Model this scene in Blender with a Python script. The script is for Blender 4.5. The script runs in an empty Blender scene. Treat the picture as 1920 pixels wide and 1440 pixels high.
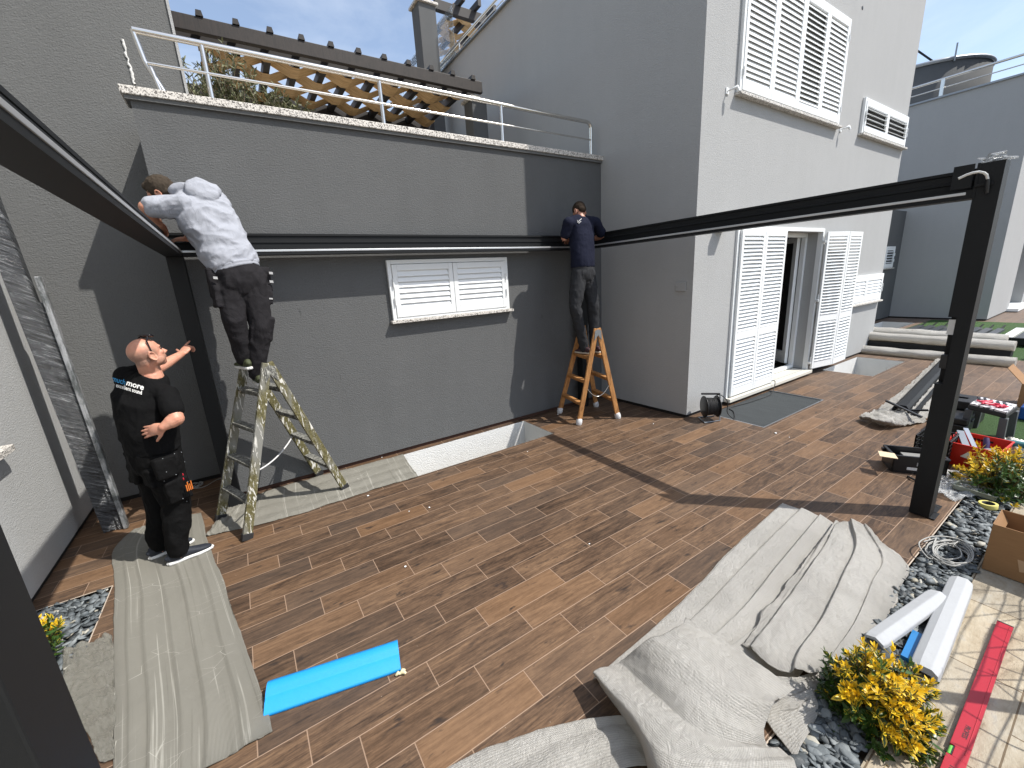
import bpy, bmesh, math, random
from math import sin, cos, pi, radians, sqrt, atan2
from mathutils import Vector, Matrix, noise
random.seed(7)
SC = bpy.context.scene
V = Vector
# ------------------------------------------------------------------ camera
FPX = 771.8
YAW, PITCH, ROLL, HC = radians(32.617), radians(14.306), radians(-3.3726), 2.05
_f = V((sin(YAW)*cos(PITCH), cos(YAW)*cos(PITCH), -sin(PITCH)))
_r = V((cos(YAW), -sin(YAW), 0)); _u = _r.cross(_f)
R_ = _r*cos(ROLL) + _u*sin(ROLL); U_ = -_r*sin(ROLL) + _u*cos(ROLL); F_ = _f
CAM = V((0, 0, HC))
cd = bpy.data.cameras.new("camera"); cam = bpy.data.objects.new("camera", cd)
SC.collection.objects.link(cam); SC.camera = cam
cd.sensor_width = 36; cd.lens = FPX/1920*36; cd.clip_start = 0.03; cd.clip_end = 2000
m = Matrix((R_, U_, -F_)).transposed().to_4x4(); m.translation = CAM
cam.matrix_world = m
# ------------------------------------------------------------------ sky, sun, exposure
SUND = V((0.96, -1.0, 1.93)).normalized()
w = bpy.data.worlds.new("World"); SC.world = w; w.use_nodes = True
nt = w.node_tree; nt.nodes.clear()
sky = nt.nodes.new('ShaderNodeTexSky'); sky.sky_type = 'NISHITA'; sky.sun_disc = False
sky.sun_elevation = math.asin(SUND.z); sky.sun_rotation = atan2(SUND.x, SUND.y)
sky.altitude = 20; sky.air_density = 1.0; sky.dust_density = 1.4; sky.ozone_density = 1.0
bg = nt.nodes.new('ShaderNodeBackground'); bg.inputs[1].default_value = 0.15
wo = nt.nodes.new('ShaderNodeOutputWorld')
tcw = nt.nodes.new('ShaderNodeTexCoord'); mpw = nt.nodes.new('ShaderNodeMapping'); mpw.inputs['Scale'].default_value = (1.0, 1.0, 3.2)
cln = nt.nodes.new('ShaderNodeTexNoise'); cln.inputs['Scale'].default_value = 1.7; cln.inputs['Detail'].default_value = 7; cln.inputs['Roughness'].default_value = .58; cln.inputs['Distortion'].default_value = .6
crw = nt.nodes.new('ShaderNodeValToRGB'); crw.color_ramp.elements[0].position = .40; crw.color_ramp.elements[0].color = (.10, .10, .10, 1); crw.color_ramp.elements[1].position = .72; crw.color_ramp.elements[1].color = (.62, .62, .62, 1)
mxw = nt.nodes.new('ShaderNodeMix'); mxw.data_type = 'RGBA'; mxw.inputs[7].default_value = (5.6, 6.0, 6.5, 1)          # thin high cloud
nt.links.new(tcw.outputs['Generated'], mpw.inputs[0]); nt.links.new(mpw.outputs[0], cln.inputs['Vector']); nt.links.new(cln.outputs[0], crw.inputs[0])
nt.links.new(crw.outputs[0], mxw.inputs[0]); nt.links.new(sky.outputs[0], mxw.inputs[6]); nt.links.new(mxw.outputs[2], bg.inputs[0]); nt.links.new(bg.outputs[0], wo.inputs[0])
sd = bpy.data.lights.new("sun", 'SUN'); sd.energy = 4.1; sd.angle = radians(0.53); sd.color = (1.0, 0.955, 0.89)
so = bpy.data.objects.new("sun", sd); SC.collection.objects.link(so)
so.rotation_euler = SUND.to_track_quat('Z', 'Y').to_euler(); so.location = (8, -8, 16)
SC.view_settings.view_transform = 'Standard'; SC.view_settings.look = 'None'
SC.view_settings.exposure = 0.50; SC.view_settings.gamma = 1.0
# ------------------------------------------------------------------ measuring helpers (photo pixel -> place in the world)
def ray(x, y): return ((x-960)*R_ - (y-720)*U_)/FPX + F_
def gz(x, y, z=0.0): d = ray(x, y); return CAM + d*((z-HC)/d.z)
def gy(x, y, Y): d = ray(x, y); return CAM + d*(Y/d.y)
def gx(x, y, X): d = ray(x, y); return CAM + d*(X/d.x)
# ------------------------------------------------------------------ objects
def tag(o, label=None, cat=None, group=None, kind=None):
    if label: o['label'] = label
    if cat: o['category'] = cat
    if group: o['group'] = group
    if kind: o['kind'] = kind
    return o
def link(name, me, mat=None, parent=None):
    o = bpy.data.objects.new(name, me); SC.collection.objects.link(o)
    if mat is not None:
        for mm in (mat if isinstance(mat, (list, tuple)) else [mat]): me.materials.append(mm)
    if parent is not None: o.parent = parent; o.matrix_parent_inverse = Matrix()
    return o
def empty(name, label, cat, loc=(0, 0, 0), group=None):
    o = bpy.data.objects.new(name, None); SC.collection.objects.link(o)
    o.location = loc; o.empty_display_size = .1
    return tag(o, label, cat, group)
class MB:
    """collects faces in WORLD coordinates; build() links them as one mesh object"""
    def __init__(s): s.v = []; s.f = []; s.mi = []; s.sm = []; s.m = 0; s.smooth = False
    def add(s, vs, fs, smooth=None):
        o = len(s.v); s.v += [tuple(p) for p in vs]
        for f in fs: s.f.append(tuple(i+o for i in f)); s.mi.append(s.m); s.sm.append(s.smooth if smooth is None else smooth)
        return s
    def box(s, x0, x1, y0, y1, z0, z1):
        v = [(x, y, z) for x in (x0, x1) for y in (y0, y1) for z in (z0, z1)]
        return s.add(v, [(0, 1, 3, 2), (4, 6, 7, 5), (0, 4, 5, 1), (2, 3, 7, 6), (0, 2, 6, 4), (1, 5, 7, 3)])
    def obox(s, c, ax, ay, az, hx, hy, hz):
        c = V(c); ax = V(ax).normalized(); ay = V(ay).normalized(); az = V(az).normalized()
        v = [c+ax*hx*i+ay*hy*j+az*hz*k for i in (-1, 1) for j in (-1, 1) for k in (-1, 1)]
        return s.add(v, [(0, 1, 3, 2), (4, 6, 7, 5), (0, 4, 5, 1), (2, 3, 7, 6), (0, 2, 6, 4), (1, 5, 7, 3)])
    def bar(s, a, b, w, h, up=(0, 0, 1)):
        a = V(a); b = V(b); d = (b-a).normalized(); u = V(up); sx = d.cross(u).normalized(); u = sx.cross(d)
        return s.obox((a+b)/2, d, sx, u, (b-a).length/2, w/2, h/2)
    def tube(s, pts, r, n=10, closed=False, caps=True):
        pts = [V(p) for p in pts]; k = len(pts); rr = r if isinstance(r, (list, tuple)) else [r]*k
        vs = []; fs = []; prev = None
        for i, p in enumerate(pts):
            if closed: t = (pts[(i+1) % k]-pts[i-1])
            else: t = (pts[min(i+1, k-1)]-pts[max(i-1, 0)])
            t = t.normalized() if t.length > 1e-9 else V((0, 0, 1))
            if prev is None:
                a = V((0, 0, 1)) if abs(t.z) < .9 else V((1, 0, 0)); nx = t.cross(a).normalized()
            else:
                nx = (prev - t*prev.dot(t)); nx = nx.normalized() if nx.length > 1e-6 else t.orthogonal().normalized()
            prev = nx; ny = t.cross(nx)
            for j in range(n): q = 2*pi*j/n; vs.append(p+(nx*cos(q)+ny*sin(q))*rr[i])
        m_ = k if closed else k-1
        for i in range(m_):
            for j in range(n):
                a = i*n+j; b = i*n+(j+1) % n; c = ((i+1) % k)*n+(j+1) % n; d = ((i+1) % k)*n+j
                fs.append((a, d, c, b))
        s.add(vs, fs, True)
        if caps and not closed:
            s.add(vs[:n], [tuple(range(n))], False); s.add(vs[-n:], [tuple(reversed(range(n)))], False)
        return s
    def lathe(s, c, axis, prof, n=24):
        """prof: list of (distance along axis, radius)"""
        c = V(c); ax = V(axis).normalized(); nx = ax.orthogonal().normalized(); ny = ax.cross(nx); vs = []; fs = []
        for (t, r) in prof:
            for j in range(n): q = 2*pi*j/n; vs.append(c+ax*t+(nx*cos(q)+ny*sin(q))*r)
        for i in range(len(prof)-1):
            for j in range(n): fs.append((i*n+j, i*n+(j+1) % n, (i+1)*n+(j+1) % n, (i+1)*n+j))
        return s.add(vs, fs, True)
    def prism(s, poly, d):
        """poly: list of 3D points (one planar face), extruded along vector d"""
        d = V(d); p = [V(q) for q in poly]; n = len(p)
        vs = p+[q+d for q in p]
        fs = [tuple(range(n-1, -1, -1)), tuple(range(n, 2*n))]+[(i, (i+1) % n, n+(i+1) % n, n+i) for i in range(n)]
        return s.add(vs, fs)
    def ball(s, c, rx, ry=None, rz=None, n=12, m=8, rot=None):
        ry = rx if ry is None else ry; rz = rx if rz is None else rz; c = V(c); vs = []; fs = []
        for i in range(m+1):
            a = pi*i/m
            for j in range(n):
                q = 2*pi*j/n; p = V((rx*sin(a)*cos(q), ry*sin(a)*sin(q), rz*cos(a)))
                if rot is not None: p = rot @ p
                vs.append(c+p)
        for i in range(m):
            for j in range(n): fs.append((i*n+j, (i+1)*n+j, (i+1)*n+(j+1) % n, i*n+(j+1) % n))
        return s.add(vs, fs, True)
    def build(s, name, mat, parent=None, bevel=0, weld=False, seg=2):
        me = bpy.data.meshes.new(name); off = V((0, 0, 0))
        if parent is not None:
            q = parent; off = V((0, 0, 0))
            while q is not None: off += q.location; q = q.parent
        me.from_pydata([tuple(V(p)-off) for p in s.v], [], s.f)
        for p, i, sm in zip(me.polygons, s.mi, s.sm): p.material_index = i; p.use_smooth = sm
        o = link(name, me, mat, parent)
        bm = bmesh.new(); bm.from_mesh(me)
        if weld: bmesh.ops.remove_doubles(bm, verts=bm.verts, dist=1e-5)
        bmesh.ops.recalc_face_normals(bm, faces=bm.faces)
        bm.to_mesh(me); bm.free()
        if bevel:
            b = o.modifiers.new('bevel', 'BEVEL'); b.width = bevel; b.segments = seg; b.limit_method = 'ANGLE'; b.angle_limit = radians(40)
            b.harden_normals = False
        return o
def cells(x0, x1, y0, y1, holes):
    xs = sorted({x0, x1} | {v for h in holes for v in h[:2] if x0 < v < x1}); ys = sorted({y0, y1} | {v for h in holes for v in h[2:] if y0 < v < y1})
    out = []
    for i in range(len(xs)-1):
        for j in range(len(ys)-1):
            cx = (xs[i]+xs[i+1])/2; cy = (ys[j]+ys[j+1])/2
            if not any(h[0] < cx < h[1] and h[2] < cy < h[3] for h in holes): out.append((xs[i], xs[i+1], ys[j], ys[j+1]))
    return out
# ------------------------------------------------------------------ materials
class NT:
    def __init__(s, name):
        s.m = bpy.data.materials.new(name); s.m.use_nodes = True; s.t = s.m.node_tree; s.t.nodes.clear()
        s.out = s.n('ShaderNodeOutputMaterial'); s.p = s.n('ShaderNodeBsdfPrincipled'); s.l(s.p.outputs[0], s.out.inputs[0])
        s.tc = s.n('ShaderNodeTexCoord'); s.obj = s.n('ShaderNodeNewGeometry').outputs['Position']
    def n(s, t, **k):
        nd = s.t.nodes.new(t)
        for a, b in k.items(): setattr(nd, a, b)
        return nd
    def l(s, a, b): s.t.links.new(a, b)
    def put(s, sock, v):
        if isinstance(v, bpy.types.NodeSocket): s.l(v, sock)
        elif isinstance(v, (tuple, list)) and len(v) == 3 and sock.type == 'RGBA': sock.default_value = (*v, 1)
        else: sock.default_value = v
    def math(s, op, a, b=0.0, c=None, clamp=False):
        nd = s.n('ShaderNodeMath', operation=op, use_clamp=clamp); s.put(nd.inputs[0], a); s.put(nd.inputs[1], b)
        if c is not None: s.put(nd.inputs[2], c)
        return nd.outputs[0]
    def mix(s, f, a, b, t='MIX'):
        nd = s.n('ShaderNodeMix', data_type='RGBA', blend_type=t); s.put(nd.inputs[0], f); s.put(nd.inputs[6], a); s.put(nd.inputs[7], b); return nd.outputs[2]
    def noise(s, vec, scale, detail=4, rough=.55, dist=0.0):
        nd = s.n('ShaderNodeTexNoise'); s.put(nd.inputs['Vector'], vec); nd.inputs['Scale'].default_value = scale
        nd.inputs['Detail'].default_value = detail; nd.inputs['Roughness'].default_value = rough; nd.inputs['Distortion'].default_value = dist
        return nd.outputs[0]
    def voro(s, vec, scale, feat='F1', out=0, rnd=1.0):
        nd = s.n('ShaderNodeTexVoronoi', feature=feat); s.put(nd.inputs['Vector'], vec); nd.inputs['Scale'].default_value = scale
        nd.inputs['Randomness'].default_value = rnd; return nd.outputs[out]
    def ramp(s, f, stops, interp='LINEAR'):
        nd = s.n('ShaderNodeValToRGB'); s.put(nd.inputs[0], f); cr = nd.color_ramp; cr.interpolation = interp
        while len(cr.elements) < len(stops): cr.elements.new(.5)
        for e, (p, c) in zip(cr.elements, stops): e.position = p; e.color = (*c, 1) if len(c) == 3 else c
        return nd.outputs[0]
    def xyz(s, v):
        nd = s.n('ShaderNodeSeparateXYZ'); s.put(nd.inputs[0], v); return nd.outputs
    def comb(s, x, y, z):
        nd = s.n('ShaderNodeCombineXYZ')
        for i, q in enumerate((x, y, z)): s.put(nd.inputs[i], q)
        return nd.outputs[0]
    def scale(s, v, k):
        nd = s.n('ShaderNodeMapping'); s.put(nd.inputs[0], v); nd.inputs['Scale'].default_value = k; return nd.outputs[0]
    def bump(s, h, strength=.5, dist=.01, normal=None):
        nd = s.n('ShaderNodeBump'); s.put(nd.inputs['Height'], h); nd.inputs['Strength'].default_value = strength; nd.inputs['Distance'].default_value = dist
        if normal is not None: s.l(normal, nd.inputs['Normal'])
        return nd.outputs[0]
    def set(s, **k):
        al = dict(col='Base Color', rough='Roughness', metal='Metallic', normal='Normal', spec='Specular IOR Level', alpha='Alpha', trans='Transmission Weight', sheen='Sheen Weight', coat='Coat Weight', sss='Subsurface Weight')
        for a, b in k.items(): s.put(s.p.inputs[al[a]], b)
        return s
def gray(v, t=(1, 1, 1)): return (v*t[0], v*t[1], v*t[2])
def mat_plain(name, col, rough=.6, metal=0, spec=.5, var=.06, scale=6, bump=0, bscale=80):
    n = NT(name); f = n.noise(n.obj, scale, 4)
    n.set(col=n.mix(f, tuple(c*(1-var) for c in col), tuple(min(1, c*(1+var)) for c in col)), rough=rough, metal=metal, spec=spec)
    if bump: n.set(normal=n.bump(n.noise(n.obj, bscale, 3), .6, bump))
    return n.m
def mat_stucco(name, col, stain=.10, b=.010, worn=0):
    n = NT(name); big = n.noise(n.obj, .9, 5, .6); mid = n.noise(n.obj, 7, 4)
    streak = n.noise(n.scale(n.obj, (3.5, 3.5, .5)), 1.6, 4)
    f = n.math('ADD', n.math('MULTIPLY', big, .45), n.math('ADD', n.math('MULTIPLY', streak, .35), n.math('MULTIPLY', mid, .2)))
    c = n.ramp(f, [(.30, tuple(q*(1-stain) for q in col)), (.52, col), (.75, tuple(q*(1+stain) for q in col))])
    g = n.voro(n.obj, 95, 'SMOOTH_F1'); rt = n.n('ShaderNodeMapping'); n.l(n.obj, rt.inputs[0]); rt.inputs['Rotation'].default_value = (.0, .6, .0); rt.inputs['Scale'].default_value = (1, 1, 2.1); g2 = n.noise(rt.outputs[0], 46, 4, .62, .8)
    h = n.math('ADD', n.math('MULTIPLY', g, .5), g2)
    c = n.mix(n.math('MULTIPLY', n.math('SUBTRACT', .62, g2, clamp=True), .9), c, tuple(q*.80 for q in col))
    if worn:
        sc = n.noise(n.scale(n.obj, (1, 1, 2.2)), 2.3, 6, .7, .8)
        c = n.mix(n.ramp(sc, [(.60, (0, 0, 0)), (.76, (.8, .8, .8))]), c, tuple(min(1, q*1.10) for q in col))
        sp = n.noise(n.scale(n.obj, (9, 9, 3)), 1, 2, .5)
        c = n.mix(n.ramp(sp, [(.74, (0, 0, 0)), (.80, (.6, .6, .6))]), c, tuple(q*.5 for q in col))
    return n.set(col=c, rough=.93, spec=.15, normal=n.bump(h, .75, b)).m
M = {}
M['wall_dark'] = mat_stucco('stucco_dark_grey', (.122, .125, .126), .09, .0075, worn=1)
M['wall_mid'] = mat_stucco('stucco_mid_grey', (.150, .153, .151), .07, .009)
M['wall_light'] = mat_stucco('stucco_light_grey', (.395, .40, .397), .05, .006)
M['wall_left'] = mat_stucco('stucco_pale_grey', (.40, .405, .40), .06, .006)
M['plinth'] = mat_plain('black_joint', (.012, .010, .009), .8)
M['white'] = mat_plain('white_paint', (.80, .82, .82), .38, var=.03)
M['white_pit'] = mat_stucco('white_render', (.70, .70, .68), .05, .01)
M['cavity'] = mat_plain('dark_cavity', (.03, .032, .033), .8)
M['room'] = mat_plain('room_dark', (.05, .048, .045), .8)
M['alu'] = mat_plain('anthracite_powder_coat', (.0085, .0095, .0105), .55, spec=.28, var=.1, bump=.0006, bscale=900)
M['alu_in'] = mat_plain('aluminium_strip', (.62, .63, .64), .35, metal=.7)
M['steel'] = mat_plain('brushed_steel', (.72, .70, .66), .22, metal=1.0)
M['tin'] = mat_plain('dull_metal', (.30, .32, .34), .42, metal=.8)
M['black'] = mat_plain('black_plastic', (.012, .012, .013), .42)
M['rubber'] = mat_plain('black_rubber', (.018, .018, .019), .7)
def mat_granite():
    n = NT('speckled_granite'); a = n.voro(n.obj, 120, 'F1', 1); x = n.xyz(a)[0]
    c = n.ramp(x, [(.0, (.10, .09, .08)), (.18, (.35, .33, .30)), (.4, (.66, .63, .58)), (1, (.80, .77, .72))], 'CONSTANT')
    return n.set(col=c, rough=.5).m
M['granite'] = mat_granite()
def mat_planks():
    n = NT('wood_look_floor_tile'); X, Y, Z = n.xyz(n.obj)
    v = n.math('DIVIDE', n.math('SUBTRACT', Y, 1.328), .182); row = n.math('FLOOR', v); fv = n.math('FRACT', v)
    u = n.math('DIVIDE', n.math('ADD', n.math('SUBTRACT', X, .317), n.math('MULTIPLY', row, .20433)), .613); ti = n.math('FLOOR', u); fu = n.math('FRACT', u)
    wn = n.n('ShaderNodeTexWhiteNoise', noise_dimensions='2D'); n.l(n.comb(ti, row, 0), wn.inputs['Vector']); rv = wn.outputs[0]; rc = n.xyz(wn.outputs[1])
    du = n.math('MULTIPLY', n.math('MINIMUM', fu, n.math('SUBTRACT', 1, fu)), .613); dv = n.math('MULTIPLY', n.math('MINIMUM', fv, n.math('SUBTRACT', 1, fv)), .182)
    d = n.math('MINIMUM', du, dv); grout = n.ramp(d, [(.0011, (1, 1, 1)), (.0021, (0, 0, 0))])
    gv = n.comb(n.math('ADD', X, n.math('MULTIPLY', rv, 61)), n.math('ADD', Y, n.math('MULTIPLY', rc[0], 37)), n.math('MULTIPLY', rc[1], 9))
    g1 = n.noise(n.scale(gv, (2.0, 19, 1)), 1.5, 7, .66, 1.3)
    g2 = n.noise(n.scale(gv, (5, 90, 1)), 1.5, 5, .65, .5)
    g3 = n.noise(n.scale(gv, (1.3, 5, 1)), 2.1, 4, .6, .7)
    g4 = n.noise(n.scale(gv, (16, 26, 1)), 2.1, 4, .6, .3)
    f = n.math('ADD', n.math('MULTIPLY', g1, .40), n.math('ADD', n.math('MULTIPLY', g2, .28), n.math('ADD', n.math('MULTIPLY', g3, .20), n.math('MULTIPLY', g4, .12))))
    f = n.math('ADD', f, n.math('MULTIPLY', n.math('SUBTRACT', rv, .5), .085))
    c = n.ramp(f, [(.36, (.019, .012, .008)), (.43, (.052, .031, .019)), (.50, (.098, .058, .034)), (.57, (.150, .090, .051)), (.65, (.22, .132, .073))])
    warm = n.mix(.30, c, (.32, .17, .075)); cool = n.mix(.50, c, (.058, .045, .037))
    c = n.mix(n.ramp(rc[2], [(.72, (0, 0, 0)), (.95, (.8, .8, .8))]), c, warm)
    c = n.mix(n.ramp(rc[1], [(.66, (0, 0, 0)), (.9, (.75, .75, .75))]), c, cool)
    kn = n.noise(n.scale(gv, (5, 14, 1)), 1.1, 3, .6, .4)
    c = n.mix(n.ramp(kn, [(.62, (0, 0, 0)), (.72, (.85, .85, .85))]), c, (.018, .014, .013))
    dust = n.noise(n.obj, .7, 5, .6); c = n.mix(n.math('MULTIPLY', n.ramp(dust, [(.40, (0, 0, 0)), (.75, (1, 1, 1))]), .14), c, (.20, .155, .12))
    # far part of the terrace is paler
    far = n.math('MULTIPLY', n.math('SUBTRACT', X, 5.0), .09, clamp=True); c = n.mix(n.math('MULTIPLY', far, .5), c, (.21, .165, .135))
    hs = n.n('ShaderNodeHueSaturation'); hs.inputs['Saturation'].default_value = .97; n.l(c, hs.inputs['Color']); c = hs.outputs[0]
    c = n.mix(grout, c, (.36, .25, .175))
    sp = n.voro(n.obj, 13, 'F1'); c = n.mix(n.ramp(sp, [(.020, (1, 1, 1)), (.030, (0, 0, 0))]), c, (.34, .28, .22))
    h = n.math('SUBTRACT', n.math('MULTIPLY', f, .35), grout)
    return n.set(col=c, rough=n.math('ADD', .42, n.math('MULTIPLY', g2, .28)), spec=.25, normal=n.bump(h, .5, .0035)).m
M['planks'] = mat_planks()
def mat_slate_paving():
    n = NT('beige_stone_paving'); X, Y, Z = n.xyz(n.obj)
    q = n.noise(n.scale(n.obj, (1.0, 2.3, 1)), 3.2, 6, .62, 1.2); q2 = n.noise(n.obj, 26, 4)
    c = n.ramp(n.math('ADD', n.math('MULTIPLY', q, .75), n.math('MULTIPLY', q2, .25)), [(.33, (.22, .18, .125)), (.46, (.37, .31, .22)), (.60, (.44, .385, .29)), (.72, (.33, .32, .29))])
    br = n.n('ShaderNodeTexBrick'); n.l(n.scale(n.obj, (1, 1, 1)), br.inputs['Vector']); br.inputs['Scale'].default_value = 1.0
    br.inputs['Brick Width'].default_value = .62; br.inputs['Row Height'].default_value = .31; br.inputs['Mortar Size'].default_value = .0035
    br.inputs['Color1'].default_value = (1, 1, 1, 1); br.inputs['Color2'].default_value = (.80, .84, .92, 1); br.inputs['Mortar'].default_value = (.35, .3, .25, 1)
    c = n.mix(1.0, c, br.outputs[0], 'MULTIPLY')
    h = n.noise(n.scale(n.obj, (1, 2, 1)), 22, 6, .7)
    return n.set(col=c, rough=.85, normal=n.bump(h, .7, .012)).m
M['paving'] = mat_slate_paving()
def mat_grass():
    n = NT('artificial_grass'); a = n.noise(n.obj, 300, 3, .8); b = n.noise(n.obj, 3, 4)
    c = n.ramp(a, [(.3, (.010, .035, .004)), (.55, (.040, .11, .012)), (.75, (.08, .18, .03))]); c = n.mix(n.math('MULTIPLY', b, .4), c, (.03, .07, .01))
    return n.set(col=c, rough=.8, normal=n.bump(a, 1, .02)).m
M['grass'] = mat_grass()
# ------------------------------------------------------------------ ground, floors and pits
PIT1 = (1.32, 3.245, 4.105, 4.80); PIT2 = (9.22, 10.95, 2.475, 3.25); PIT3 = (15.2, 17.6, 3.9, 4.7)
BEDR = (-4.0, 4.905, .325, .583)                      # pebble strip in front (runs on beyond the tiles)
BEDR2 = (4.905, 6.4, .325, .60)
BEDL = (-1.59, -1.155, 2.2, 3.885); MATH = (5.40, 7.19, 2.455, 3.235)
g = MB()
for c in cells(-160, 160, -160, 160, [PIT1, PIT2, PIT3]): g.add([(c[0], c[2], -.06), (c[1], c[2], -.06), (c[1], c[3], -.06), (c[0], c[3], -.06)], [(0, 1, 2, 3)])
tag(g.build('ground', mat_plain('bare_earth', (.16, .13, .10), .95, var=.3, scale=2), weld=True), kind='structure')
GR1 = (5.75, 7.95, -3.0, 1.03); GR2 = (12.2, 18.6, .6, 3.75)
g = MB()
for c in cells(-8, 40, .583, 6.0, [PIT1, PIT2, PIT3, BEDL, MATH, GR1, GR2, BEDR2, (7.95, 8.6, -3, 1.03)]):
    g.add([(c[0], c[2], 0), (c[1], c[2], 0), (c[1], c[3], 0), (c[0], c[3], 0)], [(0, 1, 2, 3)])
for c in cells(8.6, 40, -3, .583, []): g.add([(c[0], c[2], 0), (c[1], c[2], 0), (c[1], c[3], 0), (c[0], c[3], 0)], [(0, 1, 2, 3)])
for c in (BEDL, MATH, (-8, 4.905, .33, .583)):        # tile edges towards the beds
    g.add([(c[0], c[3], 0), (c[1], c[3], 0), (c[1], c[3], -.05), (c[0], c[3], -.05)], [(0, 1, 2, 3)])
    g.add([(c[1], c[2], 0), (c[1], c[3], 0), (c[1], c[3], -.05), (c[1], c[2], -.05)], [(0, 1, 2, 3)])
tag(g.build('terrace_floor', M['planks']), kind='structure')
g = MB(); g.box(-8, 5.75, -6, .322, -.05, -.004); g.box(5.75, 5.752, -6, .3, -.05, -.01)
g.box(7.95, 8.6, -3, 1.03, -.05, -.004); tag(g.build('stone_paving', M['paving'], bevel=.004), kind='structure')
g = MB()
for c in (GR1, GR2): g.box(c[0]+.002, c[1]-.002, c[2], c[3]-.002, -.05, -.002)
tag(g.build('grass', M['grass']), kind='stuff')
# tile edging profiles
g = MB(); g.box(-8, 4.905, .583, .589, -.03, .0035); g.box(4.899, 4.905, .589, .75, -.03, .0035)
g.box(-1.157, -1.152, 2.2, 3.885, -.03, .0035); g.box(-1.59, -1.152, 3.885, 3.89, -.03, .0035)
tag(g.build('tile_edging', mat_plain('pale_edging', (.50, .42, .34), .5)), kind='structure')
# light wells sunk in the floor
def pit(name, P, depth, mat):
    g = MB(); x0, x1, y0, y1 = P
    g.add([(x0, y0, -depth), (x1, y0, -depth), (x1, y1, -depth), (x0, y1, -depth)], [(0, 1, 2, 3)])
    for a, b in (((x0, y0), (x1, y0)), ((x1, y0), (x1, y1)), ((x1, y1), (x0, y1)), ((x0, y1), (x0, y0))):
        g.add([(*a, -depth), (*b, -depth), (*b, -.003), (*a, -.003)], [(0, 1, 2, 3)])
    return tag(g.build(name, mat), kind='structure')
for P in (PIT1, PIT2, PIT3): pit('light_well', P, 1.1, M['white_pit'])
# ------------------------------------------------------------------ shutters
M['gap_shade'] = mat_plain('grey_slat_gap_shade', (.24, .25, .25), .7)  # tone of the shade between closed slats, painted on the backing
def shutter_leaf(mb, P, ux, wid, hei, out, rails=(), pitch=.062, tilt=35, st=.058, th=.034, top=.07, bot=.10, openf=1.0):
    """louvred leaf: P lower hinge corner, ux direction along the width, out = outward normal"""
    P = V(P); ux = V(ux).normalized(); out = V(out).normalized(); uz = V((0, 0, 1))
    def bx(a0, a1, z0, z1, o0=0, o1=th): mb.obox(P+ux*(a0+a1)/2+uz*(z0+z1)/2+out*(o0+o1)/2, ux, out, uz, (a1-a0)/2, (o1-o0)/2, (z1-z0)/2)
    bx(0, st, 0, hei); bx(wid-st, wid, 0, hei); bx(st, wid-st, 0, bot); bx(st, wid-st, hei-top, hei)
    zs = [bot]+[r for rr in rails for r in rr]+[hei-top]
    for (a, b) in rails: bx(st, wid-st, a, b)
    for a, b in zip(zs[0::2], zs[1::2]):
        k = max(1, round((b-a)/pitch)); p = (b-a)/k; t = radians(tilt)
        for i in range(k):
            c = P+ux*wid/2+uz*(a+p*(i+.5))+out*(th/2)
            az = (uz*cos(t)-out*sin(t))          # blade runs up and inwards
            mb.obox(c, ux, az.cross(ux), az, (wid-2*st)/2, .0035, p*.60*openf)
def frame_rect(mb, x0, x1, z0, z1, y0, y1, t=.045):
    mb.box(x0, x0+t, y0, y1, z0, z1); mb.box(x1-t, x1, y0, y1, z0, z1); mb.box(x0+t, x1-t, y0, y1, z1-t, z1); mb.box(x0+t, x1-t, y0, y1, z0, z0+t*.6)
def shut_window(parent, x0, x1, z0, z1, Y, n, sill=True, pitch=.062, tilts=None, rails=(), wl=None, label=None):
    g = MB(); frame_rect(g, x0, x1, z0, z1, Y-.045, Y-.001); win = g.build('window', M['white'], parent, bevel=.004)
    if label: win['label'] = label
    g = MB(); g.box(x0+.045, x1-.045, Y-.008, Y-.002, z0+.02, z1-.045); g.build('slat_backing', M['cavity'] if (tilts and tilts[-1] > 50) else M['gap_shade'], win)  # flat backing, its grey or dark colour stands for shade behind the slats
    W = (x1-x0-.09)/n
    for i in range(n):
        g = MB(); a = x0+.045+W*i
        t = (tilts or [20]*n)[i]
        shutter_leaf(g, (a+.003, Y-.020, z0+.03), (1, 0, 0), W-.006, z1-z0-.08, (0, -1, 0), rails, pitch, t, openf=1.08 if t < 50 else .85)
        for hz in (.18, z1-z0-.3):
            if i in (0, n-1):
                hx = a+.0 if i == 0 else a+W
                g.tube([(hx, Y-.062, z0+hz), (hx, Y-.062, z0+hz+.09)], .009, 8)
        g.build('shutter_leaf', M['white'], win, bevel=.003, seg=1)
    if sill:
        g = MB(); g.box(x0-.03, x1+.04, Y-.085, Y-.001, z0-.035, z0-.002); g.build('sill', M['granite'], win, bevel=.004)
    return win
# ------------------------------------------------------------------ grey house on the right
house = empty('grey_house', 'pale grey house with white louvred shutters and an open shutter door, right of the terrace', 'house', (5, 3.31, 0))
def wall_quad(g, a, b, z0, z1, k=1):
    g.add([(a[0], a[1], z0), (b[0], b[1], z0), (b[0], b[1], z1), (a[0], a[1], z1)], [(0, 1, 2, 3)])
DX0, DX1, DZ0, DZ1 = 5.99, 8.62, .115, 2.53
HX0, HX1, HY, HT = 5.005, 11.88, 3.31, 6.72
g = MB()
for c in cells(HX0, HX1, .05, HT, [(DX0, DX1, DZ0, DZ1)]): g.add([(c[0], HY, c[2]), (c[1], HY, c[2]), (c[1], HY, c[3]), (c[0], HY, c[3])], [(0, 1, 2, 3)])
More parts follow.
